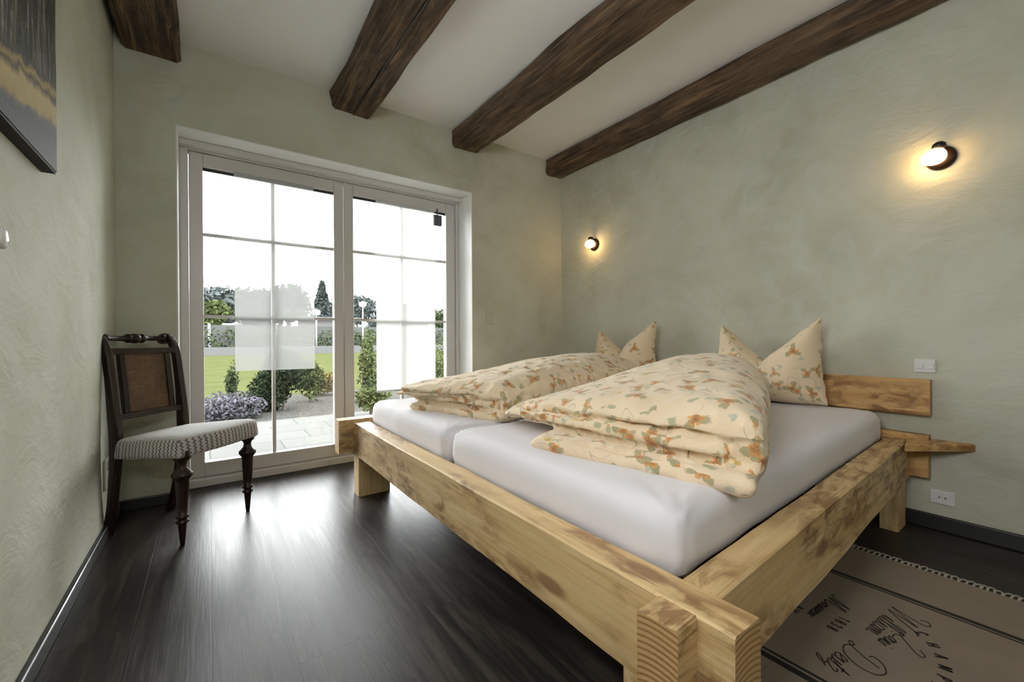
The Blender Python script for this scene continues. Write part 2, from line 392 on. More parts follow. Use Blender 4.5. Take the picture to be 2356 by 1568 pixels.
PAINTED = plain('sage_painted_plastic', (0.52, 0.52, 0.43), 0.5)
BRONZE = plain('dark_bronze', (0.035, 0.020, 0.012), 0.35, Metallic=0.6); BLACK = plain('black_iron', (0.010, 0.010, 0.010), 0.4)
LAMP = m_emit('lit_opal_glass', (1.0, 0.62, 0.25), 15.0); PORC = plain('white_porcelain', (0.9, 0.9, 0.9), 0.15)
STEEL = plain('grey_metal', (0.12, 0.12, 0.13), 0.5)

# ------------------------------------------------------------------ room shell
def struct(o): o['kind'] = 'structure'; return o
T = 0.24
struct(boxo('floor', XL-T, XR+T, YF-T, YB+0.34, -0.12, 0.0, FLOOR))
struct(boxo('ceiling', XL-T, XR+T, YF-T, YB+0.34, ZC, ZC+0.15, CEIL))
WY0, WY1, WZ0, WZ1 = -0.05, 0.70, 1.20, 1.90             # unseen side window, added to light the foot of the bed
bm = bmesh.new(); box(bm, XL-T, XL, YF-T, WY0, 0.0, ZC); box(bm, XL-T, XL, WY1, YB+0.30, 0.0, ZC); box(bm, XL-T, XL, WY0, WY1, 0.0, WZ0); box(bm, XL-T, XL, WY0, WY1, WZ1, ZC)
wl = struct(build('wall_left', bm, PLASTER))
struct(boxo('wall_right', XR, XR+T, YF-T, YB+0.30, 0.0, ZC, PLASTER))
OX0, OX1, OZ = -0.138, 1.668, 1.992                       # opening of the garden door
bm = bmesh.new(); y1 = YB+0.30
o_pts = [(XL, 0), (OX0, 0), (OX0, OZ), (OX1, OZ), (OX1, 0), (XR, 0), (XR, ZC), (XL, ZC)]
fa = [bm.verts.new((x, YB, z)) for x, z in o_pts]; fb = [bm.verts.new((x, y1, z)) for x, z in o_pts]
for q in ((0, 1, 2, 7), (2, 3, 6, 7), (3, 4, 5, 6)):
    bm.faces.new([fa[i] for i in q]); bm.faces.new([fb[i] for i in q][::-1])
for i in range(8): bm.faces.new((fa[i], fb[i], fb[(i+1) % 8], fa[(i+1) % 8]))
struct(build('wall_back', bm, PLASTER))
RX0, RX1, RZ0, RZ1 = -0.25, 0.35, 1.60, 2.10  # unseen rear window, added to lift the light on the back wall
bm = bmesh.new()
for a in ((XL, RX0, 0, ZC), (RX1, XR, 0, ZC), (RX0, RX1, 0, RZ0), (RX0, RX1, RZ1, ZC)): box(bm, a[0], a[1], YF-0.2, YF, a[2], a[3])
struct(build('wall_front', bm, PLASTER))
wf = empty('added_window_2', (0, 0, 0)); struct(wf)
bm = bmesh.new(); x0, x1 = XL-0.16, XL-0.10
for a in ((WY0, WY1, WZ0, WZ0+0.05), (WY0, WY1, WZ1-0.05, WZ1), (WY0, WY0+0.05, WZ0+0.05, WZ1-0.05), (WY1-0.05, WY1, WZ0+0.05, WZ1-0.05)):
    box(bm, x0, x1, a[0], a[1], a[2], a[3])
build('window_frame', bm, PVC, wf)
wf = empty('added_window_3', (0, 0, 0)); struct(wf); bm = bmesh.new()
for a in ((RX0, RX1, RZ0, RZ0+0.04), (RX0, RX1, RZ1-0.04, RZ1), (RX0, RX0+0.04, RZ0+0.04, RZ1-0.04), (RX1-0.04, RX1, RZ0+0.04, RZ1-0.04)):
    box(bm, a[0], a[1], YF-0.14, YF-0.08, a[2], a[3])
build('window_frame', bm, PVC, wf)
# white reveal lining around the garden door
bm = bmesh.new(); t = 0.006
box(bm, OX0, OX0+t, YB-0.002, 3.068, 0, OZ-t); box(bm, OX1-t, OX1, YB-0.002, 3.068, 0, OZ-t); box(bm, OX0, OX1, YB-0.002, 3.068, OZ-t, OZ)
struct(build('trim_1', bm, REVEAL))
# skirting
SH = 0.056
for nm, a in (('baseboard_left', (XL, XL+0.016, YF, YB)), ('baseboard_right', (XR-0.014, XR, YF, YB))):
    o = struct(boxo(nm, a[0], a[1], a[2], a[3], 0.0, SH + (0.012 if 'right' in nm else 0), SKIRT, bevel=0.006, seg=3))
bm = bmesh.new(); box(bm, XL+0.016, OX0, YB-0.014, YB, 0, SH); box(bm, OX1, XR-0.014, YB-0.014, YB, 0, SH)
struct(build('baseboard_back', bm, SKIRT, bevel=0.005))

# ------------------------------------------------------------------ garden door (window_1)
win = empty('window_1', (0.765, 3.07, 0)); struct(win); WI = Matrix.Translation((-0.765, -3.07, 0))
def wpart(name, boxes, mat, parent=win, bevel=0.004):
    bm = bmesh.new()
    for b in boxes: box(bm, *b)
    o = build(name, bm, mat, None, bevel=bevel); o.parent = parent
    if parent is win: o.data.transform(WI)
    return o
YG = 3.092
wpart('window_frame', [(OX0+t, -0.094, 3.045, 3.13, 0.05, 1.955), (1.636, OX1-t, 3.045, 3.13, 0.05, 1.955), (OX0+t, OX1-t, 3.05, 3.13, 1.950, OZ-t), (OX0+t, OX1-t, 3.075, 3.13, 0.0, 0.05)], PVC)
wpart('header_box', [(OX0+t, OX1-t, 2.985, 3.05, 1.958, OZ-t)], PVC)
wpart('threshold', [(OX0+t, OX1-t, 3.03, 3.075, 0.0, 0.045)], PVC)
def sash(x0, x1, gx0, gx1, vx):
    gz0, gz1 = 0.133, 1.870; z0, z1 = 0.052, 1.948
    s = wpart('sash', [(x0, gx0, 3.062, 3.118, z0, z1), (gx1, x1, 3.062, 3.118, z0, z1), (gx0, gx1, 3.062, 3.118, gz1, z1), (gx0, gx1, 3.062, 3.118, z0, gz0)], PVC)
    def sub(name, boxes, mat, bevel=0.0):
        o = wpart(name, boxes, mat, s, bevel); o.data.transform(WI); return o
    sub('glass_pane', [(gx0, gx1, YG, YG+0.004, gz0, gz1)], GLASS)
    sub('muntin', [(vx-0.010, vx+0.010, YG-0.010, YG+0.014, gz0, gz1), (gx0, vx-0.010, YG-0.010, YG+0.014, 1.470, 1.488), (vx+0.010, gx1, YG-0.010, YG+0.014, 1.470, 1.488),
                   (gx0, vx-0.010, YG-0.010, YG+0.014, 0.985, 1.003), (vx+0.010, gx1, YG-0.010, YG+0.014, 0.985, 1.003)], PVC)
    sub('gasket', [(gx0, gx1, YG-0.013, YG-0.002, gz1-0.016, gz1)], RUBBER)
    return s
sash(-0.092, 0.762, -0.025, 0.700, 0.336)
sash(0.766, 1.634, 0.831, 1.555, 1.193)

def voile(name, x0, x1, z0, z1, mat, label, group, y=3.052, seed=0, dz=0.0):
    root = empty(name, ((x0+x1)/2, y, 0)); tag(root, label, 'curtain', group)
    bm = bmesh.new(); nx, nz = 24, 20; xm = (x0+x1)/2; g = []
    for j in range(nz+1):
        row = []
        for i in range(nx+1):
            u = i/nx; vv = j/nz; x = x0+(x1-x0)*u; z = z0 + dz*u + (z1-z0-dz*u)*vv
            row.append(bm.verts.new((x-xm, 0.003*sin(u*9+seed)*(1-vv) + 0.002*noise.noise(Vector((x*5, z*4, seed))), z)))
        g.append(row)
    for j in range(nz):
        for i in range(nx): bm.faces.new((g[j][i], g[j][i+1], g[j+1][i+1], g[j+1][i]))
    build('fabric_panel', bm, mat, root, smooth=True)
    boxo('hem_bar', x0-xm, x1-xm, -0.004, 0.004, z0-0.004, z0+0.010, mat, root) if dz == 0 else None
    boxo('top_rod', x0-xm-0.004, x1-xm+0.004, -0.004, 0.004, z1-0.002, z1+0.008, PVC, root)
    return root
voile('sheer_panel_curtain', 0.127, 0.573, 0.664, 1.874, SHEER1, 'short sheer white panel hung in the left leaf of the garden door', None, seed=1, dz=-0.004)
voile('sheer_panel_curtain', 0.985, 1.452, 0.470, 1.872, SHEER2, 'longer bright white panel hung in the right leaf of the garden door', None, seed=5)
cb = empty('hanging_box', (1.474, 3.045, 0)); tag(cb, 'small dark grey box hanging at the top right corner of the glass', 'fitting')
boxo('box_body', -0.034, 0.034, -0.012, 0.016, 1.750, 1.835, STEEL, cb, bevel=0.006)
boxo('hook', -0.004, 0.004, 0.002, 0.016, 1.832, 1.885, STEEL, cb)

# ------------------------------------------------------------------ ceiling beams
def timber(L, w, h, n, amp, cham, seed, mat, name, parent=None, taper=0.0, crack=None, subs=3, sizefn=None):
    """hewn timber along local X, section centred on YZ; amp = edge wander"""
    rnd = random.Random(seed); bm = bmesh.new(); rings = []
    def nz(a, b, s=1.0): return noise.noise(Vector((a*s, b*13.7+seed*3.1, seed*1.3)))*amp*2
    for i in range(n+1):
        x = L*i/n; k = 1 - taper*i/n
        if sizefn: ws, hs = sizefn(x)
        else: ws, hs = w*k, h*k
        pts = []
        cs = [(-1, -1), (1, -1), (1, 1), (-1, 1)]
        for q, (sy, sz) in enumerate(cs):
            c = cham*(1+0.8*noise.noise(Vector((x*2.2, q*9.1, seed))))
            ay = sy*ws/2 + nz(x, q*2+1, 2.3) + nz(x, q+40, 7)*0.35; az = sz*hs/2 + nz(x, q*2+20, 2.6) + nz(x, q+60, 8)*0.35
            a = (ay, az - sz*c); b = (ay - sy*c, az)
            pts += [a, b] if q in (0, 2) else [b, a]
        # subdivide long faces
        full = []
        for q in range(8):
            p0 = pts[q]; p1 = pts[(q+1) % 8]; full.append(p0)
            if q % 2 == 1:
                for s_ in range(1, subs):
                    f = s_/subs; y = p0[0]+(p1[0]-p0[0])*f; z = p0[1]+(p1[1]-p0[1])*f
                    d = nz(x, 80+q*5+s_, 4)*0.5
                    full.append((y + (d if abs(p0[0]-p1[0]) < abs(p0[1]-p1[1]) else 0), z + (d if abs(p0[0]-p1[0]) >= abs(p0[1]-p1[1]) else 0)))
        rings.append([bm.verts.new((x, y, z)) for y, z in full])
    m = len(rings[0])
    for a, b in zip(rings, rings[1:]):
        for i in range(m): bm.faces.new((a[i], a[(i+1) % m], b[(i+1) % m], b[i]))
    bm.faces.new(rings[0][::-1]); bm.faces.new(rings[-1])
    return build(name, bm, mat, parent)
beams = [(-0.229, 0.236, 2.318, 'dark hewn ceiling beam at far left, tight against the left wall'),
         (0.762, 0.250, 2.325, 'dark cracked ceiling beam above the left leaf of the garden door'),
         (1.612, 0.232, 2.304, 'dark ceiling beam meeting the window wall above the right edge of the garden door'),
         (2.513, 0.178, 2.300, 'long dark ceiling beam running along the right wall above the lamps')]
for i, (xc, wd, zb, lab) in enumerate(beams):
    hgt = ZC - zb + 0.004
    o = timber(YB-YF-0.01, wd, hgt, 90, 0.006, 0.016, 11+i*7, BEAM, 'ceiling_beam')
    if i == 1: o.name = 'ceiling_beam'
    o.rotation_euler = (0, 0, -pi/2); o.location = (xc, YB-0.003, zb+hgt/2)
    tag(o, lab, 'beam', 'dark hewn ceiling beams')
    if i == 1:      # long drying crack along the underside
        bm = bmesh.new(); pts = [(x*0.01, 0.012 + 0.006*noise.noise(Vector((x*0.05, 3, 1)))) for x in range(0, 400, 4)]
        a = []; b = []
        for x, y in pts:
            wv = 0.0026 + 0.0014*noise.noise(Vector((x*4, 7, 2)))
            a.append((x, y-wv)); b.append((x, y+wv))
        tp = -hgt/2 - 0.0085
        for k in range(len(a)-1):
            v = [bm.verts.new((p[0], p[1], zz)) for zz in (tp, tp+0.03) for p in (a[k], a[k+1], b[k+1], b[k])]
            for f in ((0, 3, 2, 1), (4, 5, 6, 7), (0, 1, 5, 4), (1, 2, 6, 5), (2, 3, 7, 6), (3, 0, 4, 7)): bm.faces.new([v[q] for q in f])
        build('drying_crack', bm, BLACK, o)

# ------------------------------------------------------------------ bed
bed = empty('bed', (1.65, 1.45, 0)); tag(bed, 'low double bed of thick pale flamed spruce timbers standing against the right wall', 'bed')
def bedpart(o, M):
    o.matrix_world = M; o.parent = bed; o.matrix_parent_inverse = Matrix.Translation((-1.65, -1.45, 0)); return o
def place(o, loc, rz): return bedpart(o, Matrix.Translation(loc) @ Matrix.Rotation(rz, 4, 'Z'))
RZB, RZT = 0.212, 0.391
# foot rail: runs along y, ends poke past the side rails
o = timber(2.25, 0.082, RZT-RZB, 60, 0.0016, 0.004, 3, SPRUCE, 'foot_rail', subs=2)
place(o, (0.692, 0.322, (RZT+RZB)/2), pi/2)
# near side rail: runs towards the wall, slightly out of square
dx = 2.600-0.590; ang = math.atan(0.058)
o = timber(dx/cos(ang), 0.078, 0.178, 60, 0.0016, 0.004, 8, SPRUCE, 'side_rail', subs=2, sizefn=lambda x: (0.073+0.010*x/2, 0.178))
place(o, (0.590, 0.4185, 0.301), ang)
o = timber(dx, 0.082, 0.185, 60, 0.0016, 0.004, 15, SPRUCE, 'side_rail', subs=2)
place(o, (0.572, 2.461, 0.316), 0)
# head rail and headboard on the wall
o = timber(2.19, 0.045, 0.190, 30, 0.0014, 0.004, 21, SPRUCE_RED, 'head_rail', subs=2)
place(o, (2.578, 0.428, 0.3235), pi/2)
o = timber(2.18, 0.040, 0.160, 30, 0.0014, 0.004, 27, SPRUCE_RED, 'headboard', subs=2)
place(o, (2.581, 0.424, 0.583), pi/2)
for (x0, x1, y0, y1) in ((0.652, 0.826, 0.470, 0.540), (0.652, 0.826, 2.332, 2.420), (2.430, 2.560, 0.503, 0.566), (2.430, 2.560, 2.425, 2.495)):
    o = timber(0.222, y1-y0, x1-x0, 6, 0.001, 0.003, int(x0*99+y0*9), SPRUCE, 'leg', subs=2)
    # stand it upright: local X -> world Z
    M = Matrix.Translation(((x0+x1)/2, (y0+y1)/2, 0)) @ Matrix(((0, 0, -1, 0), (0, 1, 0, 0), (1, 0, 0, 0), (0, 0, 0, 1)))
    bedpart(o, M)
for yy in (1.0, 1.95):
    o = timber(0.46, 0.07, 0.02, 4, 0.0008, 0.002, int(yy*50), SPRUCE_RED, 'headboard_post', subs=2)
    bedpart(o, Matrix.Translation((2.548, yy, 0.20)) @ Matrix(((0, 0, -1, 0), (0, 1, 0, 0), (1, 0, 0, 0), (0, 0, 0, 1))))
bm = bmesh.new(); prism(bm, [(2.375, 0.470), (2.604, 0.292), (2.604, 0.425), (2.553, 0.425), (2.553, 0.485), (2.50, 0.488)], 0.368, 0.400)
o = build('bedside_shelf', bm, SPRUCE_RED, bevel=0.004); bedpart(o, Matrix.Identity(4)); tag(o, 'small tapering corner shelf of reddish wood')
bm = bmesh.new()
for k in range(14): box(bm, 0.78+k*0.125, 0.85+k*0.125, 0.60, 2.41, 0.325, 0.345)
box(bm, 0.76, 2.54, 1.42, 1.48, 0.26, 0.325)
o = build('slatted_base', bm, SPRUCE); bedpart(o, Matrix.Identity(4))

# ------------------------------------------------------------------ mattresses
def quadblock(bm, q, z0, z1, n=1):
    a = [bm.verts.new((x, y, z0)) for x, y in q]; b = [bm.verts.new((x, y, z1)) for x, y in q]
    bm.faces.new(a[::-1]); bm.faces.new(b)
    for i in range(4): bm.faces.new((a[i], a[(i+1) % 4], b[(i+1) % 4], b[i]))
def mattress(q, z0, z1, label, seed):
    bm = bmesh.new(); quadblock(bm, q, z0, z1)
    bmesh.ops.bevel(bm, geom=bm.edges[:], offset=0.05, segments=6, profile=0.55, affect='EDGES')
    o = build('mattress', bm, SHEET)
    bake(o, [('REMESH', dict(mode='VOXEL', voxel_size=0.014)), ('SMOOTH', dict(iterations=6, factor=0.6))])
    def f(c, n):
        d = 0.004*noise.noise(Vector((c.x*3, c.y*3, seed))) + 0.0025*noise.noise(Vector((c.x*9+c.z*4, c.y*9, seed)))
        # gathers of the fitted sheet at the corners
        for (cx, cy) in q:
            r = math.hypot(c.x-cx, c.y-cy)
            if r < 0.22: d += 0.004*sin(math.atan2(c.y-cy, c.x-cx)*16+seed)*max(0, 1-r/0.22)*min(1, r/0.05)
        return n*d
    displace(o, f)
    # origin at its underside
    M = Matrix.Translation((-(q[0][0]+q[2][0])/2, -(q[0][1]+q[2][1])/2, -z0)); o.data.transform(M); o.location = (-M[0][3], -M[1][3], -M[2][3])
    tag(o, label, 'mattress', 'white mattresses side by side in the bed'); return o
mattress([(0.742, 0.476), (2.556, 0.583), (2.556, 1.455), (0.742, 1.455)], 0.347, 0.508, 'near mattress under a white fitted sheet, its rounded foot corner closest to the camera', 2)
mattress([(0.742, 1.463), (2.556, 1.463), (2.556, 2.412), (0.742, 2.412)], 0.347, 0.506, 'far mattress under a white fitted sheet, on the window side of the bed', 9)

# ------------------------------------------------------------------ duvets: soft stacked folds merged into one quilt
def pad(bm, q, zb, th, r=0.05, nx=44, ny=36, under=0.35):
    """soft slab over the quad q (foot-near, head-near, head-far, foot-far); rolled edges of radius r; zb base, th(s,t) thickness"""
    def P_(s, t):
        a, b, c, d = (Vector(v) for v in q)
        return (a*(1-s)+b*s)*(1-t)+(d*(1-s)+c*s)*t
    lx = (Vector(q[1])-Vector(q[0])).length; ly = (Vector(q[3])-Vector(q[0])).length
    top = []; bot = []
    for i in range(nx+1):
        rt = []; rb = []
        for j in range(ny+1):
            s = 0.5-0.5*cos(pi*i/nx); t = 0.5-0.5*cos(pi*j/ny)
            h = th(s, t) if callable(th) else th
            rr = r(s, t) if callable(r) else r
            fx = 1-min(1, min(s, 1-s)*lx/rr); fy = 1-min(1, min(t, 1-t)*ly/rr)
            e = max(0.0, 1-min(1.0, (fx**3+fy**3)**(2/3)))**0.5
            if i in (0, nx) or j in (0, ny): e = 0.0
            c = P_(s, t); z0 = zb(s, t) if callable(zb) else zb; mid = z0 + h*under
            vt = bm.verts.new((c.x, c.y, mid + h*(1-under)*e)); rt.append(vt)
            rb.append(vt if i in (0, nx) or j in (0, ny) else bm.verts.new((c.x, c.y, mid - h*under*e)))
        top.append(rt); bot.append(rb)
    for i in range(nx):
        for j in range(ny):
            for g, fl in ((top, 0), (bot, 1)):
                f = [g[i][j], g[i+1][j], g[i+1][j+1], g[i][j+1]]
                if fl: f = f[::-1]
                try: bm.faces.new(f)
                except ValueError: pass
def finish_soft(bm, name, mat, label, cat, group, vox, smooth, fn, origin):
    o = build(name, bm, mat)
    bake(o, [('REMESH', dict(mode='VOXEL', voxel_size=vox)), ('SMOOTH', dict(iterations=smooth, factor=0.5))])
    if fn: displace(o, fn)
    o.data.transform(Matrix.Translation(-Vector(origin))); o.location = origin
    tag(o, label, cat, group); return o
def wrinkle(seed, a=0.006, b=0.003, ax=(1, 1)):
    def f(c, n):
        v = Vector((c.x*5*ax[0], c.y*5*ax[1], c.z*7+seed)); w2 = Vector((c.x*13*ax[0], c.y*13*ax[1], c.z*15+seed*2))
        r = 1-abs(noise.noise(w2))*2
        return n*(a*noise.noise(v) + b*(r-0.5))
    return f
def folds(seed, levels, yclose, a, b):
    base = wrinkle(seed, a, b)
    def f(c, n):
        d = base(c, n)
        if n.x < -0.15:
            for (zl, dep, yc) in levels:
                wob = 0.006*noise.noise(Vector((c.y*6, seed, zl*50))) - 0.006*noise.noise(Vector((c.y*17, seed+4, zl*50)))
                k = min(1, max(0, (c.y-yc)/0.06))
                d = d - n*(dep*k*min(1, -n.x*1.6)*math.exp(-((c.z-zl-wob)/0.0065)**2))
        return d
    return f
GD = 'floral duvets folded on the bed'; GP = 'floral pillows with chopped tops leaning at the head of the bed'
Z = 0.500
# near duvet
bm = bmesh.new()
pad(bm, [(0.955, 0.425), (2.08, 0.90), (2.02, 1.36), (0.815, 1.050)], Z-0.008, 0.062, r=0.035, under=0.45)                       # bottom layer
pad(bm, [(0.975, 0.500), (2.05, 0.95), (2.05, 1.44), (0.905, 1.230)], lambda s, t: Z+0.050, 0.060, r=0.03, under=0.45)           # middle layer
pad(bm, [(0.985, 0.420), (2.14, 0.89), (2.17, 1.50), (0.905, 1.360)], lambda s, t: Z+0.105-0.065*t**2, lambda s, t: (0.080-0.030*t)+0.120*sin(pi*min(1, s*0.66+0.01))**1.1*sin(pi*(0.10+0.82*t)), r=lambda s, t: 0.075+0.16*s, under=0.20)  # puffed top layer
pad(bm, [(0.985, 0.418), (2.10, 0.885), (2.06, 1.02), (1.01, 0.545)], Z+0.002, lambda s, t: 0.165+0.02*s, r=0.065, under=0.48)   # the rolled closed edge
finish_soft(bm, 'duvet', FLORAL, 'near duvet with orange flowers, folded in thick layers, overhanging the mattress edge towards the camera', 'duvet', GD, 0.0066, 3, folds(3, [(Z+0.056, 0.034, 0.49), (Z+0.112, 0.036, 0.53)], 0, 0.010, 0.006), (1.5, 0.95, Z))
# far duvet
bm = bmesh.new()
pad(bm, [(0.985, 1.445), (2.20, 1.62), (2.20, 2.20), (0.800, 1.985)], Z-0.004, 0.056, r=0.03, under=0.45)
pad(bm, [(0.975, 1.520), (2.20, 1.68), (2.22, 2.25), (0.810, 2.030)], lambda s, t: Z+0.046, 0.050, r=0.028, under=0.45)
pad(bm, [(0.985, 1.440), (2.28, 1.62), (2.30, 2.36), (0.745, 2.060)], lambda s, t: Z+0.092-0.020*t, lambda s, t: (0.072-0.02*t)+0.110*sin(pi*min(1, s*0.72+0.01))**1.1*sin(pi*(0.14+0.78*t)), r=lambda s, t: 0.07+0.15*s, under=0.20)
pad(bm, [(0.990, 1.438), (2.26, 1.61), (2.24, 1.73), (1.01, 1.55)], Z+0.002, lambda s, t: 0.145+0.02*s, r=0.06, under=0.48)
finish_soft(bm, 'duvet', FLORAL, 'far duvet with orange flowers, folded on the window side of the bed', 'duvet', GD, 0.0066, 3, folds(8, [(Z+0.050, 0.030, 1.50), (Z+0.096, 0.030, 1.54)], 0, 0.009, 0.006), (1.5, 1.9, Z))

# ------------------------------------------------------------------ pillows with a chopped top
def pillow(label, x, yc, w, h, lean, seed, rz=0.0, vd=0.48, ears=(1.0, 1.0)):
    """local: X across, Z up, Y thickness (front = -Y); top edge karate-chopped into a V with two ears"""
    nx, nz = 44, 40; bm = bmesh.new(); F = []; B = []
    def surf(s, t):
        # s,t in [0,1]; outline
        e = ears[0] if s < 0.5 else ears[1]
        bow = 0.035*sin(pi*t)
        X = (s-0.5)*w*(1-0.10*t) - (2*s-1)*bow*0.6
        top = h*(1.0*e - vd*(1-abs(2*s-1)**1.05))
        zt = top; Zz = zt*t**(0.9)
        return X, Zz
    for i in range(nx+1):
        rf = []; rb = []
        for j in range(nz+1):
            s = i/nx; t = j/nz; X, Zz = surf(s, t)
            ed = (max(0, 1-abs(2*s-1)**3.2))**0.55*(max(0, 1-abs(2*t-1)**3.5))**0.55
            th = 0.150*ed*(1-0.25*t)
            crease = math.exp(-((2*s-1)/0.16)**2)*max(0, t-0.25)/0.75
            # dent pulls the middle back, ears push forward
            off = 0.050*crease*ed - 0.030*t*abs(2*s-1)**2 + (0.030*(s-0.5)*t*-1.6)
            rf.append(bm.verts.new((X, -th + off, Zz + 0.0)))
            rb.append(rf[-1] if i in (0, nx) or j in (0, nz) else bm.verts.new((X, th*0.5 + off*0.7 + 0.0, Zz)))
        F.append(rf); B.append(rb)
    for i in range(nx):
        for j in range(nz):
            bm.faces.new((F[i][j], F[i+1][j], F[i+1][j+1], F[i][j+1]))
            f = (B[i][j+1], B[i+1][j+1], B[i+1][j], B[i][j])
            if len(set(f)) >= 3:
                try: bm.faces.new(f)
                except ValueError: pass
    o = build('pillow', bm, FLORAL, smooth=True)
    bake(o, [('SUBSURF', dict(levels=1, render_levels=1))])
    displace(o, wrinkle(seed, 0.006, 0.0035, (1.2, 1.2)))
    # front (-Y local) must face -X world
    M = Matrix.Rotation(-pi/2 + rz, 4, 'Z') @ Matrix.Rotation(lean, 4, 'X')
    o.data.transform(M); o.location = (x, yc, 0.511)
    tag(o, label, 'pillow', GP); return o
pillow('near floral pillow standing at the head of the bed, pinched into two ears', 2.430, 1.045, 0.590, 0.440, radians(-8), 4, 0.0, 0.50, (0.985, 1.02))
pillow('far floral pillow by the window wall corner, pinched into two ears', 2.430, 2.000, 0.600, 0.450, radians(-8), 7, 0.0, 0.43, (0.94, 1.03))

# ------------------------------------------------------------------ chair
CX, CY = 0.055 - 0.02*0.69, 2.35 - 0.02*0.72
ch = empty('side_chair', (CX, CY, 0)); tag(ch, 'antique dark wood chair with turned legs and a knitted seat cover, by the left wall', 'chair')
ax = Vector((0.69, 0.72, 0)).normalized(); ay = Vector((-ax.y, ax.x, 0))
ch.matrix_world = Matrix(((ax.x, ay.x, 0, CX), (ax.y, ay.y, 0, CY), (0, 0, 1, 0), (0, 0, 0, 1)))
prof = [(0.008, 0.0), (0.010, 0.02), (0.015, 0.085), (0.016, 0.092), (0.023, 0.096), (0.024, 0.101), (0.016, 0.106), (0.017, 0.114), (0.024, 0.118), (0.024, 0.124), (0.017, 0.129),
        (0.019, 0.16), (0.023, 0.23), (0.024, 0.262), (0.026, 0.272), (0.033, 0.282), (0.038, 0.292), (0.037, 0.300), (0.028, 0.310), (0.018, 0.322), (0.016, 0.335), (0.019, 0.348), (0.028, 0.356), (0.032, 0.366), (0.032, 0.395)]
for sx in (-1, 1):
    bm = bmesh.new(); lathe(bm, prof, 28, Matrix.Translation((sx*0.178, 0.018, 0)))
    build('front_leg', bm, DWOOD, ch, smooth=True)
for sx in (-1, 1):
    bm = bmesh.new()
    pts = [(sx*0.146, 0.425, 0.0), (sx*0.150, 0.395, 0.12), (sx*0.155, 0.372, 0.28), (sx*0.158, 0.362, 0.42), (sx*0.160, 0.372, 0.56), (sx*0.160, 0.388, 0.70), (sx*0.160, 0.402, 0.79), (sx*0.160, 0.425, 0.845), (sx*0.160, 0.455, 0.868), (sx*0.160, 0.482, 0.862)]
    c = smoothcurve(pts, 5); n = len(c); ws = []
    for i in range(n):
        z = c[i].z; f = i/n
        ws.append((0.034+0.018*math.exp(-((z-0.44)/0.16)**2) + (0.006 if f > 0.8 else 0), 0.030))
    sweep(bm, c, ws, Vector((1, 0, 0)))
    lathe(bm, [(0.001, -0.019), (0.020, -0.018), (0.024, -0.012), (0.024, 0.012), (0.020, 0.018), (0.001, 0.019)], 20, Matrix.Translation((sx*0.160, 0.474, 0.858)) @ Matrix.Rotation(pi/2, 4, 'Y'))
    build('back_leg', bm, DWOOD, ch, smooth=False, bevel=0.002)
L = 0.145
tp = [(0.013, -L), (0.020, -L+0.006), (0.020, -L+0.018), (0.011, -L+0.026), (0.012, -0.06), (0.014, -0.045), (0.021, -0.038), (0.021, -0.028), (0.014, -0.022), (0.022, -0.016), (0.023, 0.0), (0.022, 0.010), (0.013, 0.016),
      (0.021, 0.022), (0.021, 0.034), (0.014, 0.042), (0.012, 0.06), (0.011, L-0.026), (0.020, L-0.018), (0.020, L-0.006), (0.013, L)]
bm = bmesh.new(); lathe(bm, tp, 20, Matrix.Translation((0, 0.450, 0.862)) @ Matrix.Rotation(pi/2, 4, 'Y')); build('top_rail', bm, DWOOD, ch, smooth=True)
# back frame (two cross rails, two stiles) following the rake of the posts
def yb(z): return 0.368 + (z-0.50)*0.115
bm = bmesh.new()
def slab(bm, x0, x1, z0, z1, th, dy=0.0):
    v = []
    for z in (z0, z1):
        for (x, y) in ((x0, -th/2), (x1, -th/2), (x1, th/2), (x0, th/2)): v.append(bm.verts.new((x, yb(z)+y+dy, z)))
    for f in ((0, 3, 2, 1), (4, 5, 6, 7), (0, 1, 5, 4), (1, 2, 6, 5), (2, 3, 7, 6), (3, 0, 4, 7)): bm.faces.new([v[i] for i in f])
slab(bm, -0.148, 0.148, 0.790, 0.818, 0.024); slab(bm, -0.148, 0.148, 0.505, 0.532, 0.024)
slab(bm, -0.118, -0.092, 0.532, 0.790, 0.022); slab(bm, 0.092, 0.118, 0.532, 0.790, 0.022)
build('back_frame', bm, DWOOD, ch, bevel=0.003)
bm = bmesh.new(); slab(bm, -0.0925, 0.0925, 0.531, 0.791, 0.008); o = build('back_panel', bm, CANE, ch); tag(o, 'brown woven cane panel')
bm = bmesh.new(); prism(bm, [(-0.205, 0.0), (0.205, 0.0), (0.165, 0.385), (-0.165, 0.385)], 0.375, 0.420); build('seat_frame', bm, DWOOD, ch, bevel=0.006)
# knitted loose cover with a short skirt
bm = bmesh.new(); ring = [(-0.215, -0.004), (-0.10, -0.022), (0.0, -0.028), (0.10, -0.022), (0.215, -0.004), (0.205, 0.12), (0.185, 0.27), (0.172, 0.345), (0.130, 0.352), (0.0, 0.375), (-0.130, 0.352), (-0.172, 0.345), (-0.185, 0.27), (-0.205, 0.12)]
cr = [v for v in smoothcurve([ring[0], *ring[1:], ring[0]], 6)][:-1]; n = len(cr); cen = Vector((0, 0.17))
lev = [(1.012, 0.372, 0.004), (1.018, 0.385, 0.003), (1.010, 0.410, 0.002), (1.003, 0.432, 0.0), (0.985, 0.446, 0.0), (0.93, 0.4535, 0.0), (0.75, 0.459, 0.0), (0.45, 0.462, 0.0), (0.15, 0.463, 0.0)]
R_ = []
for sc, z, rf in lev:
    row = []
    for i, p in enumerate(cr):
        q = cen + (p-cen)*(sc + rf*6*sin(i*2.4)*0.4)
        row.append(bm.verts.new((q.x, q.y, z - 0.10*max(0, q.y-0.05)*0.9)))
    R_.append(row)
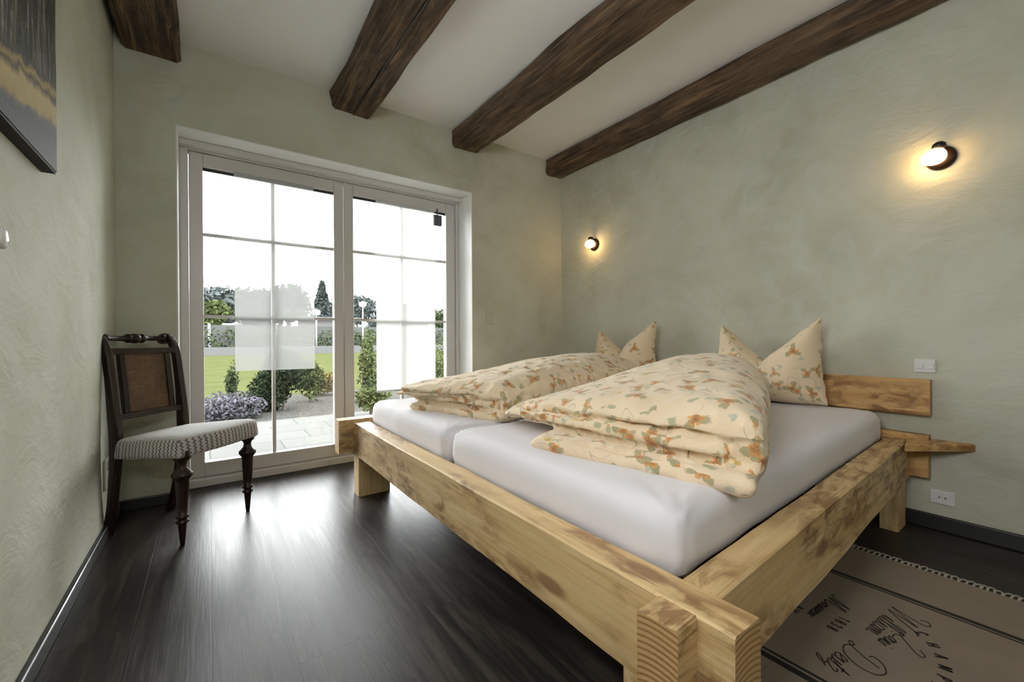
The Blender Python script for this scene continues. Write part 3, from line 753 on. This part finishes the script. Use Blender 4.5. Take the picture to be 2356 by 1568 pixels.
for a, b in zip(R_, R_[1:]):
    for i in range(n): bm.faces.new((a[i], a[(i+1) % n], b[(i+1) % n], b[i]))
bm.faces.new(R_[-1]); bm.faces.new(R_[0][::-1])
o = build('seat_cover', bm, KNIT, ch, smooth=True); tag(o, 'white knitted seat cover with a brown ribbed skirt')

# ------------------------------------------------------------------ picture, hook, lamps, switches
pic = empty('canvas_picture', (XL, 1.2, 1.32)); tag(pic, 'large canvas print of tree trunks and a sandy track on the left wall', 'picture')
def at_world(o, parent):
    o.parent = parent; bpy.context.view_layer.update(); o.matrix_parent_inverse = parent.matrix_world.inverted(); return o
bm = bmesh.new(); box(bm, XL+0.001, -0.346, 0.72, 1.704, 1.318, 2.02); at_world(build('stretcher', bm, CANVAS_EDGE), pic)
bm = bmesh.new(); box(bm, -0.3458, -0.344, 0.72, 1.705, 1.324, 2.02); at_world(build('print', bm, CANVAS), pic)
hk = empty('wall_hook', (XL, 1.052, 1.02)); tag(hk, 'black iron wall hook with a white porcelain cap below the picture at the left edge', 'hook')
Mh = Matrix.Rotation(pi/2, 4, 'Y')
bm = bmesh.new(); lathe(bm, [(0.026, 0.0), (0.026, 0.004), (0.010, 0.008), (0.008, 0.060), (0.019, 0.066), (0.020, 0.078), (0.016, 0.082)], 20, Mh); build('hook_stem', bm, BLACK, hk, smooth=True)
bm = bmesh.new(); lathe(bm, [(0.010, 0.074), (0.013, 0.082), (0.0175, 0.098), (0.0175, 0.101), (0.012, 0.105), (0.002, 0.106)], 20, Mh); build('porcelain_cap', bm, PORC, hk, smooth=True)

def sconce(y, z, label, yaw=0):
    r = empty('wall_lamp', (XR, y, z)); tag(r, label, 'lamp', 'small lit wall lamps on the right wall')
    Mx = Matrix.Rotation(-pi/2, 4, 'Y')
    bm = bmesh.new(); lathe(bm, [(0.050, 0.0), (0.050, 0.006), (0.044, 0.014), (0.020, 0.020), (0.004, 0.021)], 32, Mx); build('backplate', bm, BRONZE, r, smooth=True)
    bm = bmesh.new(); c = smoothcurve([(0, 0, 0.030), (-0.030, 0, 0.046), (-0.052, 0, 0.040), (-0.056, 0, 0.022)], 5); sweep(bm, c, (0.013, 0.013), Vector((0, 1, 0)))
    lathe(bm, [(0.001, -0.004), (0.018, 0.0), (0.024, 0.010), (0.022, 0.022), (0.012, 0.030), (0.001, 0.032)], 20, Matrix.Translation((-0.046, 0, 0.028)))
    build('arm', bm, BLACK, r, smooth=True)
    A = Matrix.Translation((-0.034, 0.0, 0.006)) @ Matrix.Rotation(radians(-yaw), 4, 'Z') @ Matrix.Rotation(radians(-108), 4, 'Y')
    bm = bmesh.new(); pr = []
    for i in range(15):
        a = pi*i/14; pr.append((max(0.0005, 0.034*sin(a)*(1.0-0.16*cos(a+pi))), 0.026-0.046*cos(a)))
    lathe(bm, pr, 28, A); o = build('lamp_shade', bm, LAMP, r, smooth=True); tag(o, 'glowing opal glass shade')
    return r
sconce(0.395, 1.632, 'lit wall lamp high above the near end of the headboard, right part of the photo', 45)
sconce(2.435, 1.632, 'lit wall lamp near the room corner, above the far pillow')

def plate(name, wall, u0, u1, z0, z1, mat, label, n, kind, grp=None):
    """double switch / socket plate; wall 'R','B','L'"""
    d = 0.009; um = (u0+u1)/2; zm = (z0+z1)/2
    r = empty(name, {'R': (XR, um, zm), 'B': (um, YB, zm), 'L': (XL, um, zm)}[wall]); tag(r, label, kind, grp)
    rot = {'R': -pi/2, 'B': 0, 'L': pi/2}[wall]
    r.rotation_euler = (0, 0, rot)
    hw, hh = (u1-u0)/2, (z1-z0)/2
    # local: -Y is into the room
    pl = boxo('plate', -hw, hw, -d, 0, -hh, hh, mat, r, bevel=0.003)
    for i in range(n):
        if hw >= hh: cx = -hw + (2*i+1)*hw/n; cz = 0; s = min(hw/n, hh)*0.72
        else: cx = 0; cz = -hh + (2*i+1)*hh/n; s = min(hh/n, hw)*0.72
        if 'switch' in name: boxo('rocker', cx-s, cx+s, -d-0.004, -d+0.001, cz-s, cz+s, mat, pl, bevel=0.002)
        else:
            bm = bmesh.new(); lathe(bm, [(s*0.95, 0), (s*0.95, 0.004), (s*0.80, 0.004), (s*0.78, 0.001), (0.001, 0.001)], 24, Matrix.Translation((cx, -d+0.0005, cz)) @ Matrix.Rotation(pi/2, 4, 'X'))
            build('socket_well', bm, mat, pl, smooth=False)
            bm = bmesh.new()
            for q in (-1, 1): lathe(bm, [(0.003, 0), (0.003, 0.0016)], 10, Matrix.Translation((cx+q*0.0095, -d+0.0002, cz)) @ Matrix.Rotation(pi/2, 4, 'X'))
            build('pin_hole', bm, BLACK, pl)
    return r
plate('light_switch', 'R', 0.412, 0.482, 0.692, 0.752, SWITCH, 'white double switch plate just above the near end of the headboard', 2, 'switch')
plate('light_switch', 'B', 1.790, 1.862, 0.972, 1.100, PAINTED, 'pale upright double switch on the window wall right of the door', 2, 'switch')
plate('power_socket', 'R', 0.352, 0.430, 0.118, 0.178, SWITCH, 'white wall socket above the skirting below the corner shelf', 1, 'socket')
plate('power_socket', 'L', 2.50, 2.60, 0.20, 0.335, PAINTED, 'sage painted socket low on the left wall beside the chair', 2, 'socket')

# ------------------------------------------------------------------ rug with script lettering
rug = empty('rug', (1.5, 0.1, 0)); tag(rug, 'beige woven rug with black stripes and script lettering beside the bed', 'rug')
bm = bmesh.new(); box(bm, 0.915, 2.098, -0.75, 0.66, 0.0005, 0.006); at_world(build('rug_body', bm, RUG), rug)
bm = bmesh.new(); rnd = random.Random(5)
for xe, sg in ((2.098, 1), (0.915, -1)):
    y = -0.745
    while y < 0.655:
        p0 = Vector((xe-0.004*sg, y, 0.004)); yy = y + rnd.uniform(-0.004, 0.004); ln = rnd.uniform(0.020, 0.030)
        loop = [p0, Vector((xe+ln*0.5*sg, yy-0.004, 0.009)), Vector((xe+ln*sg, yy+0.006, 0.008)), Vector((xe+ln*0.6*sg, yy+0.015, 0.006)), Vector((xe-0.004*sg, y+0.012, 0.004))]
        sweep(bm, smoothcurve([tuple(v) for v in loop], 3), (0.0045, 0.0045), Vector((0, 0, 1)))
        y += 0.0165
fr = build('fringe', bm, FRINGE); at_world(fr, rug); fr['kind'] = 'stuff'
# single-stroke letters: polylines in a unit box (x advance, y height), per glyph (width, [strokes])
G = {
 'W': (1.35, [[(0.0, 1.0), (-0.18, 1.18), (-0.02, 1.35), (0.25, 1.2), (0.28, 0.6), (0.22, 0.0), (0.5, 0.55), (0.75, 1.1), (0.68, 0.5), (0.66, 0.0), (0.95, 0.5), (1.2, 1.1), (1.45, 1.3)]]),
 'D': (1.15, [[(0.35, 1.1), (0.30, 0.5), (0.12, 0.05), (-0.1, 0.02), (0.05, 0.18), (0.45, 0.0), (0.9, 0.15), (1.1, 0.6), (0.9, 1.1), (0.4, 1.3), (0.0, 1.12), (-0.1, 0.8), (0.1, 0.7)]]),
 'L': (0.95, [[(0.15, 1.0), (0.3, 1.3), (0.6, 1.3), (0.62, 1.0), (0.4, 0.5), (0.22, 0.1), (0.0, 0.0), (-0.05, 0.14), (0.15, 0.18), (0.5, 0.0), (0.9, 0.08)]]),
 'M': (1.45, [[(-0.1, 0.15), (0.0, 0.0), (0.2, 0.15), (0.35, 0.8), (0.45, 1.25), (0.5, 0.6), (0.5, 0.0), (0.75, 0.7), (0.98, 1.25), (0.95, 0.5), (1.0, 0.0), (1.3, 0.1), (1.4, 0.3)]]),
 'i': (0.32, [[(-0.05, 0.1), (0.12, 0.55), (0.10, 0.05), (0.32, 0.1)], [(0.18, 0.78), (0.20, 0.82)]]),
 'l': (0.32, [[(-0.05, 0.1), (0.22, 0.9), (0.18, 1.2), (0.06, 1.0), (0.08, 0.05), (0.32, 0.1)]]),
 'a': (0.52, [[(0.38, 0.48), (0.12, 0.52), (0.0, 0.2), (0.12, 0.0), (0.34, 0.2), (0.38, 0.5), (0.36, 0.05), (0.55, 0.1)]]),
 'm': (0.78, [[(-0.05, 0.4), (0.06, 0.52), (0.06, 0.0), (0.2, 0.5), (0.3, 0.45), (0.30, 0.0), (0.45, 0.5), (0.56, 0.45), (0.56, 0.05), (0.78, 0.1)]]),
 'e': (0.42, [[(-0.02, 0.15), (0.3, 0.35), (0.2, 0.55), (0.04, 0.35), (0.08, 0.05), (0.28, 0.0), (0.44, 0.12)]]),
 'u': (0.52, [[(-0.04, 0.35), (0.06, 0.5), (0.05, 0.05), (0.22, 0.0), (0.36, 0.2), (0.38, 0.52), (0.36, 0.05), (0.54, 0.1)]]),
 't': (0.36, [[(-0.04, 0.2), (0.14, 0.6), (0.16, 0.95), (0.10, 0.1), (0.2, 0.0), (0.38, 0.12)], [(0.0, 0.66), (0.32, 0.7)]]),
 'z': (0.42, [[(0.0, 0.48), (0.12, 0.56), (0.3, 0.5), (0.05, 0.05), (0.3, 0.02), (0.22, -0.35), (0.0, -0.45), (0.1, -0.2), (0.46, 0.12)]]),
 'o': (0.46, [[(0.2, 0.52), (0.02, 0.3), (0.14, 0.0), (0.34, 0.2), (0.22, 0.52), (0.44, 0.42)]]),
 's': (0.38, [[(-0.04, 0.08), (0.18, 0.55), (0.30, 0.25), (0.12, 0.0), (0.0, 0.08), (0.36, 0.1)]]),
 'x': (0.40, [[(0.0, 0.5), (0.34, 0.0)], [(0.32, 0.5), (0.0, 0.0)]]),
 'C': (0.80, [[(0.62, 0.82), (0.4, 1.0), (0.12, 0.85), (0.02, 0.5), (0.12, 0.15), (0.4, 0.0), (0.62, 0.18)]]),
 'H': (0.85, [[(0.05, 0.0), (0.05, 1.0)], [(0.62, 0.0), (0.62, 1.0)], [(0.05, 0.5), (0.62, 0.5)]]),
 'A': (0.85, [[(0.0, 0.0), (0.33, 1.0)], [(0.33, 1.0), (0.66, 0.0)], [(0.14, 0.35), (0.52, 0.35)]]),
 'B': (0.0, []),
 'N': (0.85, [[(0.05, 0.0), (0.05, 1.0)], [(0.05, 1.0), (0.6, 0.0)], [(0.6, 0.0), (0.6, 1.0)]]),
 'G': (0.85, [[(0.62, 0.82), (0.4, 1.0), (0.12, 0.85), (0.02, 0.5), (0.12, 0.15), (0.4, 0.0), (0.62, 0.15), (0.64, 0.45)], [(0.42, 0.45), (0.64, 0.45)]]),
 'E': (0.75, [[(0.05, 0.0), (0.05, 1.0)], [(0.05, 1.0), (0.52, 1.0)], [(0.05, 0.5), (0.45, 0.5)], [(0.05, 0.0), (0.52, 0.0)]]),
 'P': (0.78, [[(0.05, 0.0), (0.05, 1.0)], [(0.05, 1.0), (0.45, 0.98), (0.56, 0.75), (0.42, 0.5), (0.05, 0.48)]]),
 'm_': (1.0, [[(0.05, 0.0), (0.05, 1.0)], [(0.05, 1.0), (0.4, 0.2)], [(0.4, 0.2), (0.75, 1.0)], [(0.75, 1.0), (0.75, 0.0)]]),
 'Y': (0.8, [[(0.0, 1.0), (0.32, 0.5)], [(0.64, 1.0), (0.32, 0.5)], [(0.32, 0.5), (0.32, 0.0)]]),
 '1': (0.55, [[(0.08, 0.8), (0.28, 1.0)], [(0.28, 1.0), (0.28, 0.0)]]),
 '8': (0.75, [[(0.3, 0.52), (0.08, 0.75), (0.3, 1.0), (0.52, 0.75), (0.3, 0.52), (0.02, 0.25), (0.3, 0.0), (0.58, 0.25), (0.3, 0.52)]]),
 '3': (0.72, [[(0.06, 0.85), (0.3, 1.0), (0.5, 0.76), (0.25, 0.54)], [(0.25, 0.54), (0.56, 0.28), (0.3, 0.0), (0.04, 0.16)]]),
}
def stroke(bm, pts, wd):
    a = []; b = []
    for i, p in enumerate(pts):
        d = (pts[min(i+1, len(pts)-1)]-pts[max(i-1, 0)]); d = d.normalized() if d.length > 1e-9 else Vector((1, 0))
        n = Vector((-d.y, d.x))*wd/2
        a.append(bm.verts.new((p.x+n.x, p.y+n.y, 0))); b.append(bm.verts.new((p.x-n.x, p.y-n.y, 0)))
    for i in range(len(pts)-1): bm.faces.new((a[i], a[i+1], b[i+1], b[i]))
def word(glyphs, start, direction, size, wd, squeeze=1.0, slant=0.0, arc=0.0, spacing=0.0, big=1.0):
    """write on the rug: start (x,y) world, direction angle of reading, size = unit height in metres"""
    bm = bmesh.new(); X = 0.0; made = []; tot = sum(G[g][0] for g in glyphs)*squeeze*size + spacing*(len(glyphs)-1)
    base_size = size
    for gi, g in enumerate(glyphs):
        size = base_size*(big if gi == 0 else 1.0)
        wg, st = G[g]; mid = X + wg*squeeze*size/2
        rot = arc*(mid/tot-0.5)
        for s in st:
            pts = []
            for p in (smoothcurve(s, 6) if len(s) > 2 else [Vector(q) for q in s]):
                px = (p.x-wg/2)*squeeze*size + slant*p.y*size; py = p.y*size
                if arc:
                    R0 = tot/abs(arc); a = -(rot); cx = tot/2; cyy = -R0
                    q = Vector((px*cos(a)-py*sin(a), px*sin(a)+py*cos(a)))
                    base = Vector((cx+R0*sin(rot), cyy+R0*cos(rot)))
                    pts.append(base+q)
                else: pts.append(Vector((mid+px, py)))
            stroke(bm, pts, wd)
        X += wg*squeeze*size + spacing
        if spacing: made.append(build('printed_letter', bm, INK)); bm = bmesh.new()
    if not spacing: made.append(build('lettering', bm, INK))
    # solidify slightly so the print has real thickness
    M = Matrix.Translation((start[0], start[1], 0.0064)) @ Matrix.Rotation(direction, 4, 'Z')
    for me_o in made:
        me_o.data.transform(M); me_o.modifiers.new('s', 'SOLIDIFY').thickness = 0.0006
        at_world(me_o, rug)
word(list('William'), (1.745, 0.372), radians(175), 0.056, 0.0030, 0.88, 0.35, big=1.25)
word(list('Deutz'), (1.440, 0.400), radians(175), 0.056, 0.0032, 0.84, 0.35, big=1.35)
word(list('Louis'), (1.598, 0.325), radians(160), 0.046, 0.0030, 0.70, 0.35, big=1.35)
word(list('1838'), (1.545, 0.452), radians(175), 0.026, 0.0042, 0.85, spacing=0.010)
word(list('Mousseux'), (1.655, 0.505), radians(176), 0.036, 0.0036, 0.95, 0.35, big=1.4)
word(['A', 'Y'], (1.505, 0.560), radians(176), 0.030, 0.005, 0.9, spacing=0.006)
word(['C', 'H', 'A', 'm_', 'P', 'A', 'G', 'N', 'E'], (1.655, 0.232), radians(180), 0.026, 0.0055, 0.7, arc=1.6, spacing=0.0290)

# ------------------------------------------------------------------ garden outside
PAVE = N('pale_stone_paving'); v = PAVE.coord()
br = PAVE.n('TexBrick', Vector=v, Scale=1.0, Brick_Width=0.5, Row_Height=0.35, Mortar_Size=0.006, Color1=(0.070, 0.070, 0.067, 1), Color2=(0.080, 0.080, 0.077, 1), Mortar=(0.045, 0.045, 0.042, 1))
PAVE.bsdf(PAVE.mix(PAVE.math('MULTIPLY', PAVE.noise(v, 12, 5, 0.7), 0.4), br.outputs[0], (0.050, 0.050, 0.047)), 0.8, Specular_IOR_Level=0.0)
PAVE = PAVE.m
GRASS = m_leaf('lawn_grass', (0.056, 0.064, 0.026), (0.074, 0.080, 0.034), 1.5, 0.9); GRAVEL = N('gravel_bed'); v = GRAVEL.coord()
GRAVEL.bsdf(GRAVEL.ramp(GRAVEL.noise(v, 30, 6, 0.8), [(0.35, (0.010, 0.010, 0.009)), (0.65, (0.060, 0.058, 0.054))]), 0.95, Specular_IOR_Level=0.0)
GRAVEL = GRAVEL.m
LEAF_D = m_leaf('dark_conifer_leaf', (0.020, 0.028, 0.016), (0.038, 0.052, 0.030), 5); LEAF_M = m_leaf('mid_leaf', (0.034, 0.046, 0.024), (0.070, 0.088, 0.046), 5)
LEAF_L = m_leaf('light_leaf', (0.060, 0.078, 0.030), (0.105, 0.125, 0.052), 5); LEAF_F = m_leaf('hazy_far_leaf', (0.065, 0.078, 0.078), (0.11, 0.125, 0.12), 2); LEAF_C = m_leaf('hazy_conifer_leaf', (0.045, 0.052, 0.052), (0.07, 0.082, 0.08), 2)  # far leaves paled: distance haze put into their colour
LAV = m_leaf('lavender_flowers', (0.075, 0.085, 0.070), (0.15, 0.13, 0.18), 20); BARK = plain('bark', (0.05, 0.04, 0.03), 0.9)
ZG = -0.03
def yard(name, x0, x1, y0, y1, z1, mat): return struct(boxo(name, x0, x1, y0, y1, -0.4, z1, mat))
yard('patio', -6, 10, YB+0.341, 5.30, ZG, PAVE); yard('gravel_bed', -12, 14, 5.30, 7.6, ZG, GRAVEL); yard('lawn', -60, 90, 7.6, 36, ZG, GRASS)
o = yard('road', -60, 90, 36, 90, ZG, plain('asphalt', (0.03, 0.03, 0.03), 0.9))
def foliage(bm, c, r, n, size, seed, flat=1.0, fill=0.55):
    rnd = random.Random(seed)
    for _ in range(n):
        while True:
            p = Vector((rnd.uniform(-1, 1), rnd.uniform(-1, 1), rnd.uniform(-1, 1)))
            if fill < p.length < 1: break
        q = Vector(c) + Vector((p.x*r[0], p.y*r[1], p.z*r[2]))*(1+0.18*noise.noise(p*3+Vector((seed, 0, 0))))
        u = Vector((rnd.gauss(0, 1), rnd.gauss(0, 1), rnd.gauss(0, 1))).normalized(); s_ = size*rnd.uniform(0.6, 1.3)
        w_ = u.cross(Vector((rnd.gauss(0, 1), rnd.gauss(0, 1), rnd.gauss(0, 1)))).normalized()
        a = bm.verts.new(q-u*s_); b = bm.verts.new(q+w_*s_*0.45); d = bm.verts.new(q+u*s_); e = bm.verts.new(q-w_*s_*0.45)
        bm.faces.new((a, b, d, e))
def tree(x, y, h, r, label, mat, name='tree', cat='tree', group=None, trunk=0.25, shape='round', n=900, seed=1, size=None):
    root = empty(name, (x, y, ZG)); tag(root, label, cat, group)
    bm = bmesh.new(); lathe(bm, [(r*0.10, -0.1), (r*0.08, h*0.3), (r*0.03, h*0.8)], 8); build('trunk', bm, BARK, root, smooth=True)
    bm = bmesh.new(); rnd = random.Random(seed); size = size or r*0.13
    if shape == 'cone':
        for k in range(7):
            f = k/6; foliage(bm, (0, 0, h*(trunk+(1-trunk)*f*0.93)), (r*(1.02-f*0.85), r*(1.02-f*0.85), h*0.10), n//7, size, seed+k, fill=0.3)
    else:
        for k in range(8):
            a = rnd.uniform(0, 6.28); d = rnd.uniform(0.1, 0.55)*r; zz = h*(trunk+(1-trunk)*rnd.uniform(0.30, 0.80))
            foliage(bm, (d*cos(a), d*sin(a), min(zz, h-r*0.35)), (r*0.55, r*0.55, min(r*0.5, h*(1-trunk)*0.33)), n//8, size, seed*10+k, fill=0.4)
    build('crown', bm, mat, root); return root
GT = 'trees beyond the lawn'
def ground_at(px, y):     # place things along a sight line, then give them their own distance
    a = YAW + math.atan((px-1178)/967.09); return y*math.tan(a)
def hgt(px, py, y):
    x = ground_at(px, y); d = x*sin(YAW)+y*cos(YAW); return 0.85+(784-py)/967.09*d - ZG
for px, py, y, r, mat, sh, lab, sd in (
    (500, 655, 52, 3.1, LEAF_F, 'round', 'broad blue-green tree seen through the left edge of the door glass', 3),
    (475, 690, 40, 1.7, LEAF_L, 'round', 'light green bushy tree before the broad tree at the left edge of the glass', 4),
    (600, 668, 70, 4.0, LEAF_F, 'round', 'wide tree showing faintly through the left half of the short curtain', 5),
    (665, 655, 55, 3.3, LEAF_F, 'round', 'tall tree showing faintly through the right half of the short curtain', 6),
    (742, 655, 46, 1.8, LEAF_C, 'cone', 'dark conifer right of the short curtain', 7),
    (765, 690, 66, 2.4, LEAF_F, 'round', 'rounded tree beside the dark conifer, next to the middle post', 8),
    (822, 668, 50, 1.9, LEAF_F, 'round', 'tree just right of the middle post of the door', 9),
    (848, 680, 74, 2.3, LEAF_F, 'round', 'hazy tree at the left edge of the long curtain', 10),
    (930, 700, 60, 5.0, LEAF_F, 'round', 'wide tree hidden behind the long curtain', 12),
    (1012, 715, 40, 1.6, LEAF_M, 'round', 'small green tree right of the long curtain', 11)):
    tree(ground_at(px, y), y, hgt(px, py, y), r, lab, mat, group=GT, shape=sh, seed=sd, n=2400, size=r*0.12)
# low wall, hedge, house, van, lamps at the road
w1 = tag(boxo('garden_wall', -6, 34, 30.0, 30.3, ZG, 0.45, plain('grey_wall', (0.045, 0.045, 0.045), 0.9)), 'long low grey wall at the far edge of the lawn', 'wall')
fn = empty('wooden_fence', (14, 35.2, ZG)); tag(fn, 'dark grey fence running behind the hedge across the lawn', 'fence')
boxo('board_panel', -22, 22, -0.04, 0.04, 0, 1.95, plain('fence_boards', (0.026, 0.028, 0.026), 0.9), fn)
for k in range(12): boxo('fence_post', -22+k*4-0.08, -22+k*4+0.08, -0.10, -0.04, 0, 2.05, STEEL, fn)
bm = bmesh.new()
for k in range(26): foliage(bm, (-5+k*1.55, 33.9+0.3*sin(k*2), 0.75), (1.05, 0.6, 0.95+0.4*noise.noise(Vector((k*0.7, 2, 5)))), 260, 0.14, 300+k, fill=0.3)
tag(build('hedge', bm, LEAF_M), 'dark green hedge behind the low wall across the lawn', 'hedge', kind='stuff')
FH = plain('pale_house_wall', (0.06, 0.057, 0.055), 0.9); FR = plain('grey_roof', (0.06, 0.055, 0.055), 0.9)
hx = ground_at(752, 42); hs = empty('house', (hx, 42, ZG)); tag(hs, 'small grey house with a flat roof seen beside the middle post', 'house')
boxo('wall', -2.2, 2.2, -1.5, 1.5, 0, 2.7, FH, hs); boxo('roof', -2.6, 2.6, -1.9, 1.9, 2.7, 2.95, FR, hs)
for k in (-1, 1): boxo('window', k*1.1-0.4, k*1.1+0.4, -1.53, -1.49, 1.1, 2.0, STEEL, hs)
vx = ground_at(487, 46); vn = empty('van', (vx, 46, ZG)); tag(vn, 'white van parked beyond the lawn at the left edge of the glass', 'van')
bm = bmesh.new(); prism(bm, [(-2.3, 0.35), (-2.3, 1.4), (-1.5, 2.35), (2.3, 2.45), (2.4, 0.35)], -0.9, 0.9)
for vv_ in bm.verts: vv_.co = Vector((vv_.co.x, vv_.co.z, vv_.co.y))
build('van_body', bm, plain('white_van_paint', (0.07, 0.07, 0.072), 0.6), vn, bevel=0.12, seg=3)
for k in (-1.5, 1.5):
    bm = bmesh.new(); lathe(bm, [(0.36, -0.92), (0.36, 0.92)], 20, Matrix.Translation((k, 0, 0.36)) @ Matrix.Rotation(pi/2, 4, 'X')); build('wheel', bm, RUBBER, vn)
boxo('windscreen', -2.25, -1.2, -0.93, -0.88, 1.45, 2.05, STEEL, vn)
def street_lamp(px, y, py, lab):
    r = empty('street_lamp', (ground_at(px, y), y, ZG)); tag(r, lab, 'street lamp', 'street lamps beyond the lawn'); h = hgt(px, py, y)
    bm = bmesh.new(); lathe(bm, [(0.07, 0), (0.04, h-0.2)], 10); build('pole', bm, STEEL, r, smooth=True)
    bm = bmesh.new(); lathe(bm, [(0.05, h-0.3), (0.26, h-0.18), (0.26, h+0.05), (0.05, h+0.15)], 14); build('lamp_head', bm, plain('white_lamp_head', (0.5, 0.5, 0.5), 0.4), r, smooth=True)
street_lamp(728, 31.5, 718, 'round-headed street lamp beside the right edge of the short curtain')
street_lamp(835, 31.5, 700, 'pale street lamp right of the middle post of the door')
# planting next to the patio
def shrub(px, y, h, r, lab, mat, seed, n=1500, size=0.03, tall=False, name='shrub'):
    root = empty(name, (ground_at(px, y), y, ZG)); tag(root, lab, 'shrub')
    bm = bmesh.new(); lathe(bm, [(0.02, -0.05), (0.012, h*0.6)], 8); build('stem', bm, BARK, root)
    bm = bmesh.new(); rnd = random.Random(seed)
    for k in range(7):
        a = rnd.uniform(0, 6.28); d = rnd.uniform(0.0, 0.5)*r
        foliage(bm, (d*cos(a), d*sin(a), h*rnd.uniform(0.25, 0.72)), (r*0.62, r*0.62, h*0.30), n//7, size, seed+k, fill=0.15)
    build('foliage', bm, mat, root); return root
shrub(652, 6.0, 0.78, 0.36, 'dense dark bush at the edge of the patio below the short curtain', LEAF_D, 40, 5000, 0.03)
shrub(712, 6.6, 0.62, 0.28, 'yellow-green bush right behind the dark bush', LEAF_L, 50, 1600)
shrub(532, 7.4, 0.62, 0.11, 'slim young sapling on the lawn edge left of the short curtain', LEAF_M, 60, 500, 0.03)
shrub(845, 5.9, 1.05, 0.17, 'tall leafy climber between the middle post and the long curtain', LEAF_L, 70, 1600)
shrub(852, 4.9, 0.34, 0.22, 'low yellow-green plant at the foot of the tall climber', LEAF_L, 80, 1200)
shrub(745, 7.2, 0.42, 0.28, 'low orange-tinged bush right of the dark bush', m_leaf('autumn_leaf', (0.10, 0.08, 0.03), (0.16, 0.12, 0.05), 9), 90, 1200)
shrub(1012, 7.0, 0.85, 0.30, 'green bush right of the long curtain', LEAF_L, 95, 1200)
bm = bmesh.new(); rnd = random.Random(77)
for k in range(46):
    px = rnd.uniform(430, 590); y = rnd.uniform(5.45, 5.75) if rnd.random() < 0.5 else rnd.uniform(5.5, 6.4); x = ground_at(px, y)
    foliage(bm, (x, y, 0.10), (0.13, 0.13, 0.13), 60, 0.028, 700+k, fill=0.2)
tag(build('lavender', bm, LAV), 'lilac flowering lavender beside the patio, behind the chair', 'lavender', kind='stuff')
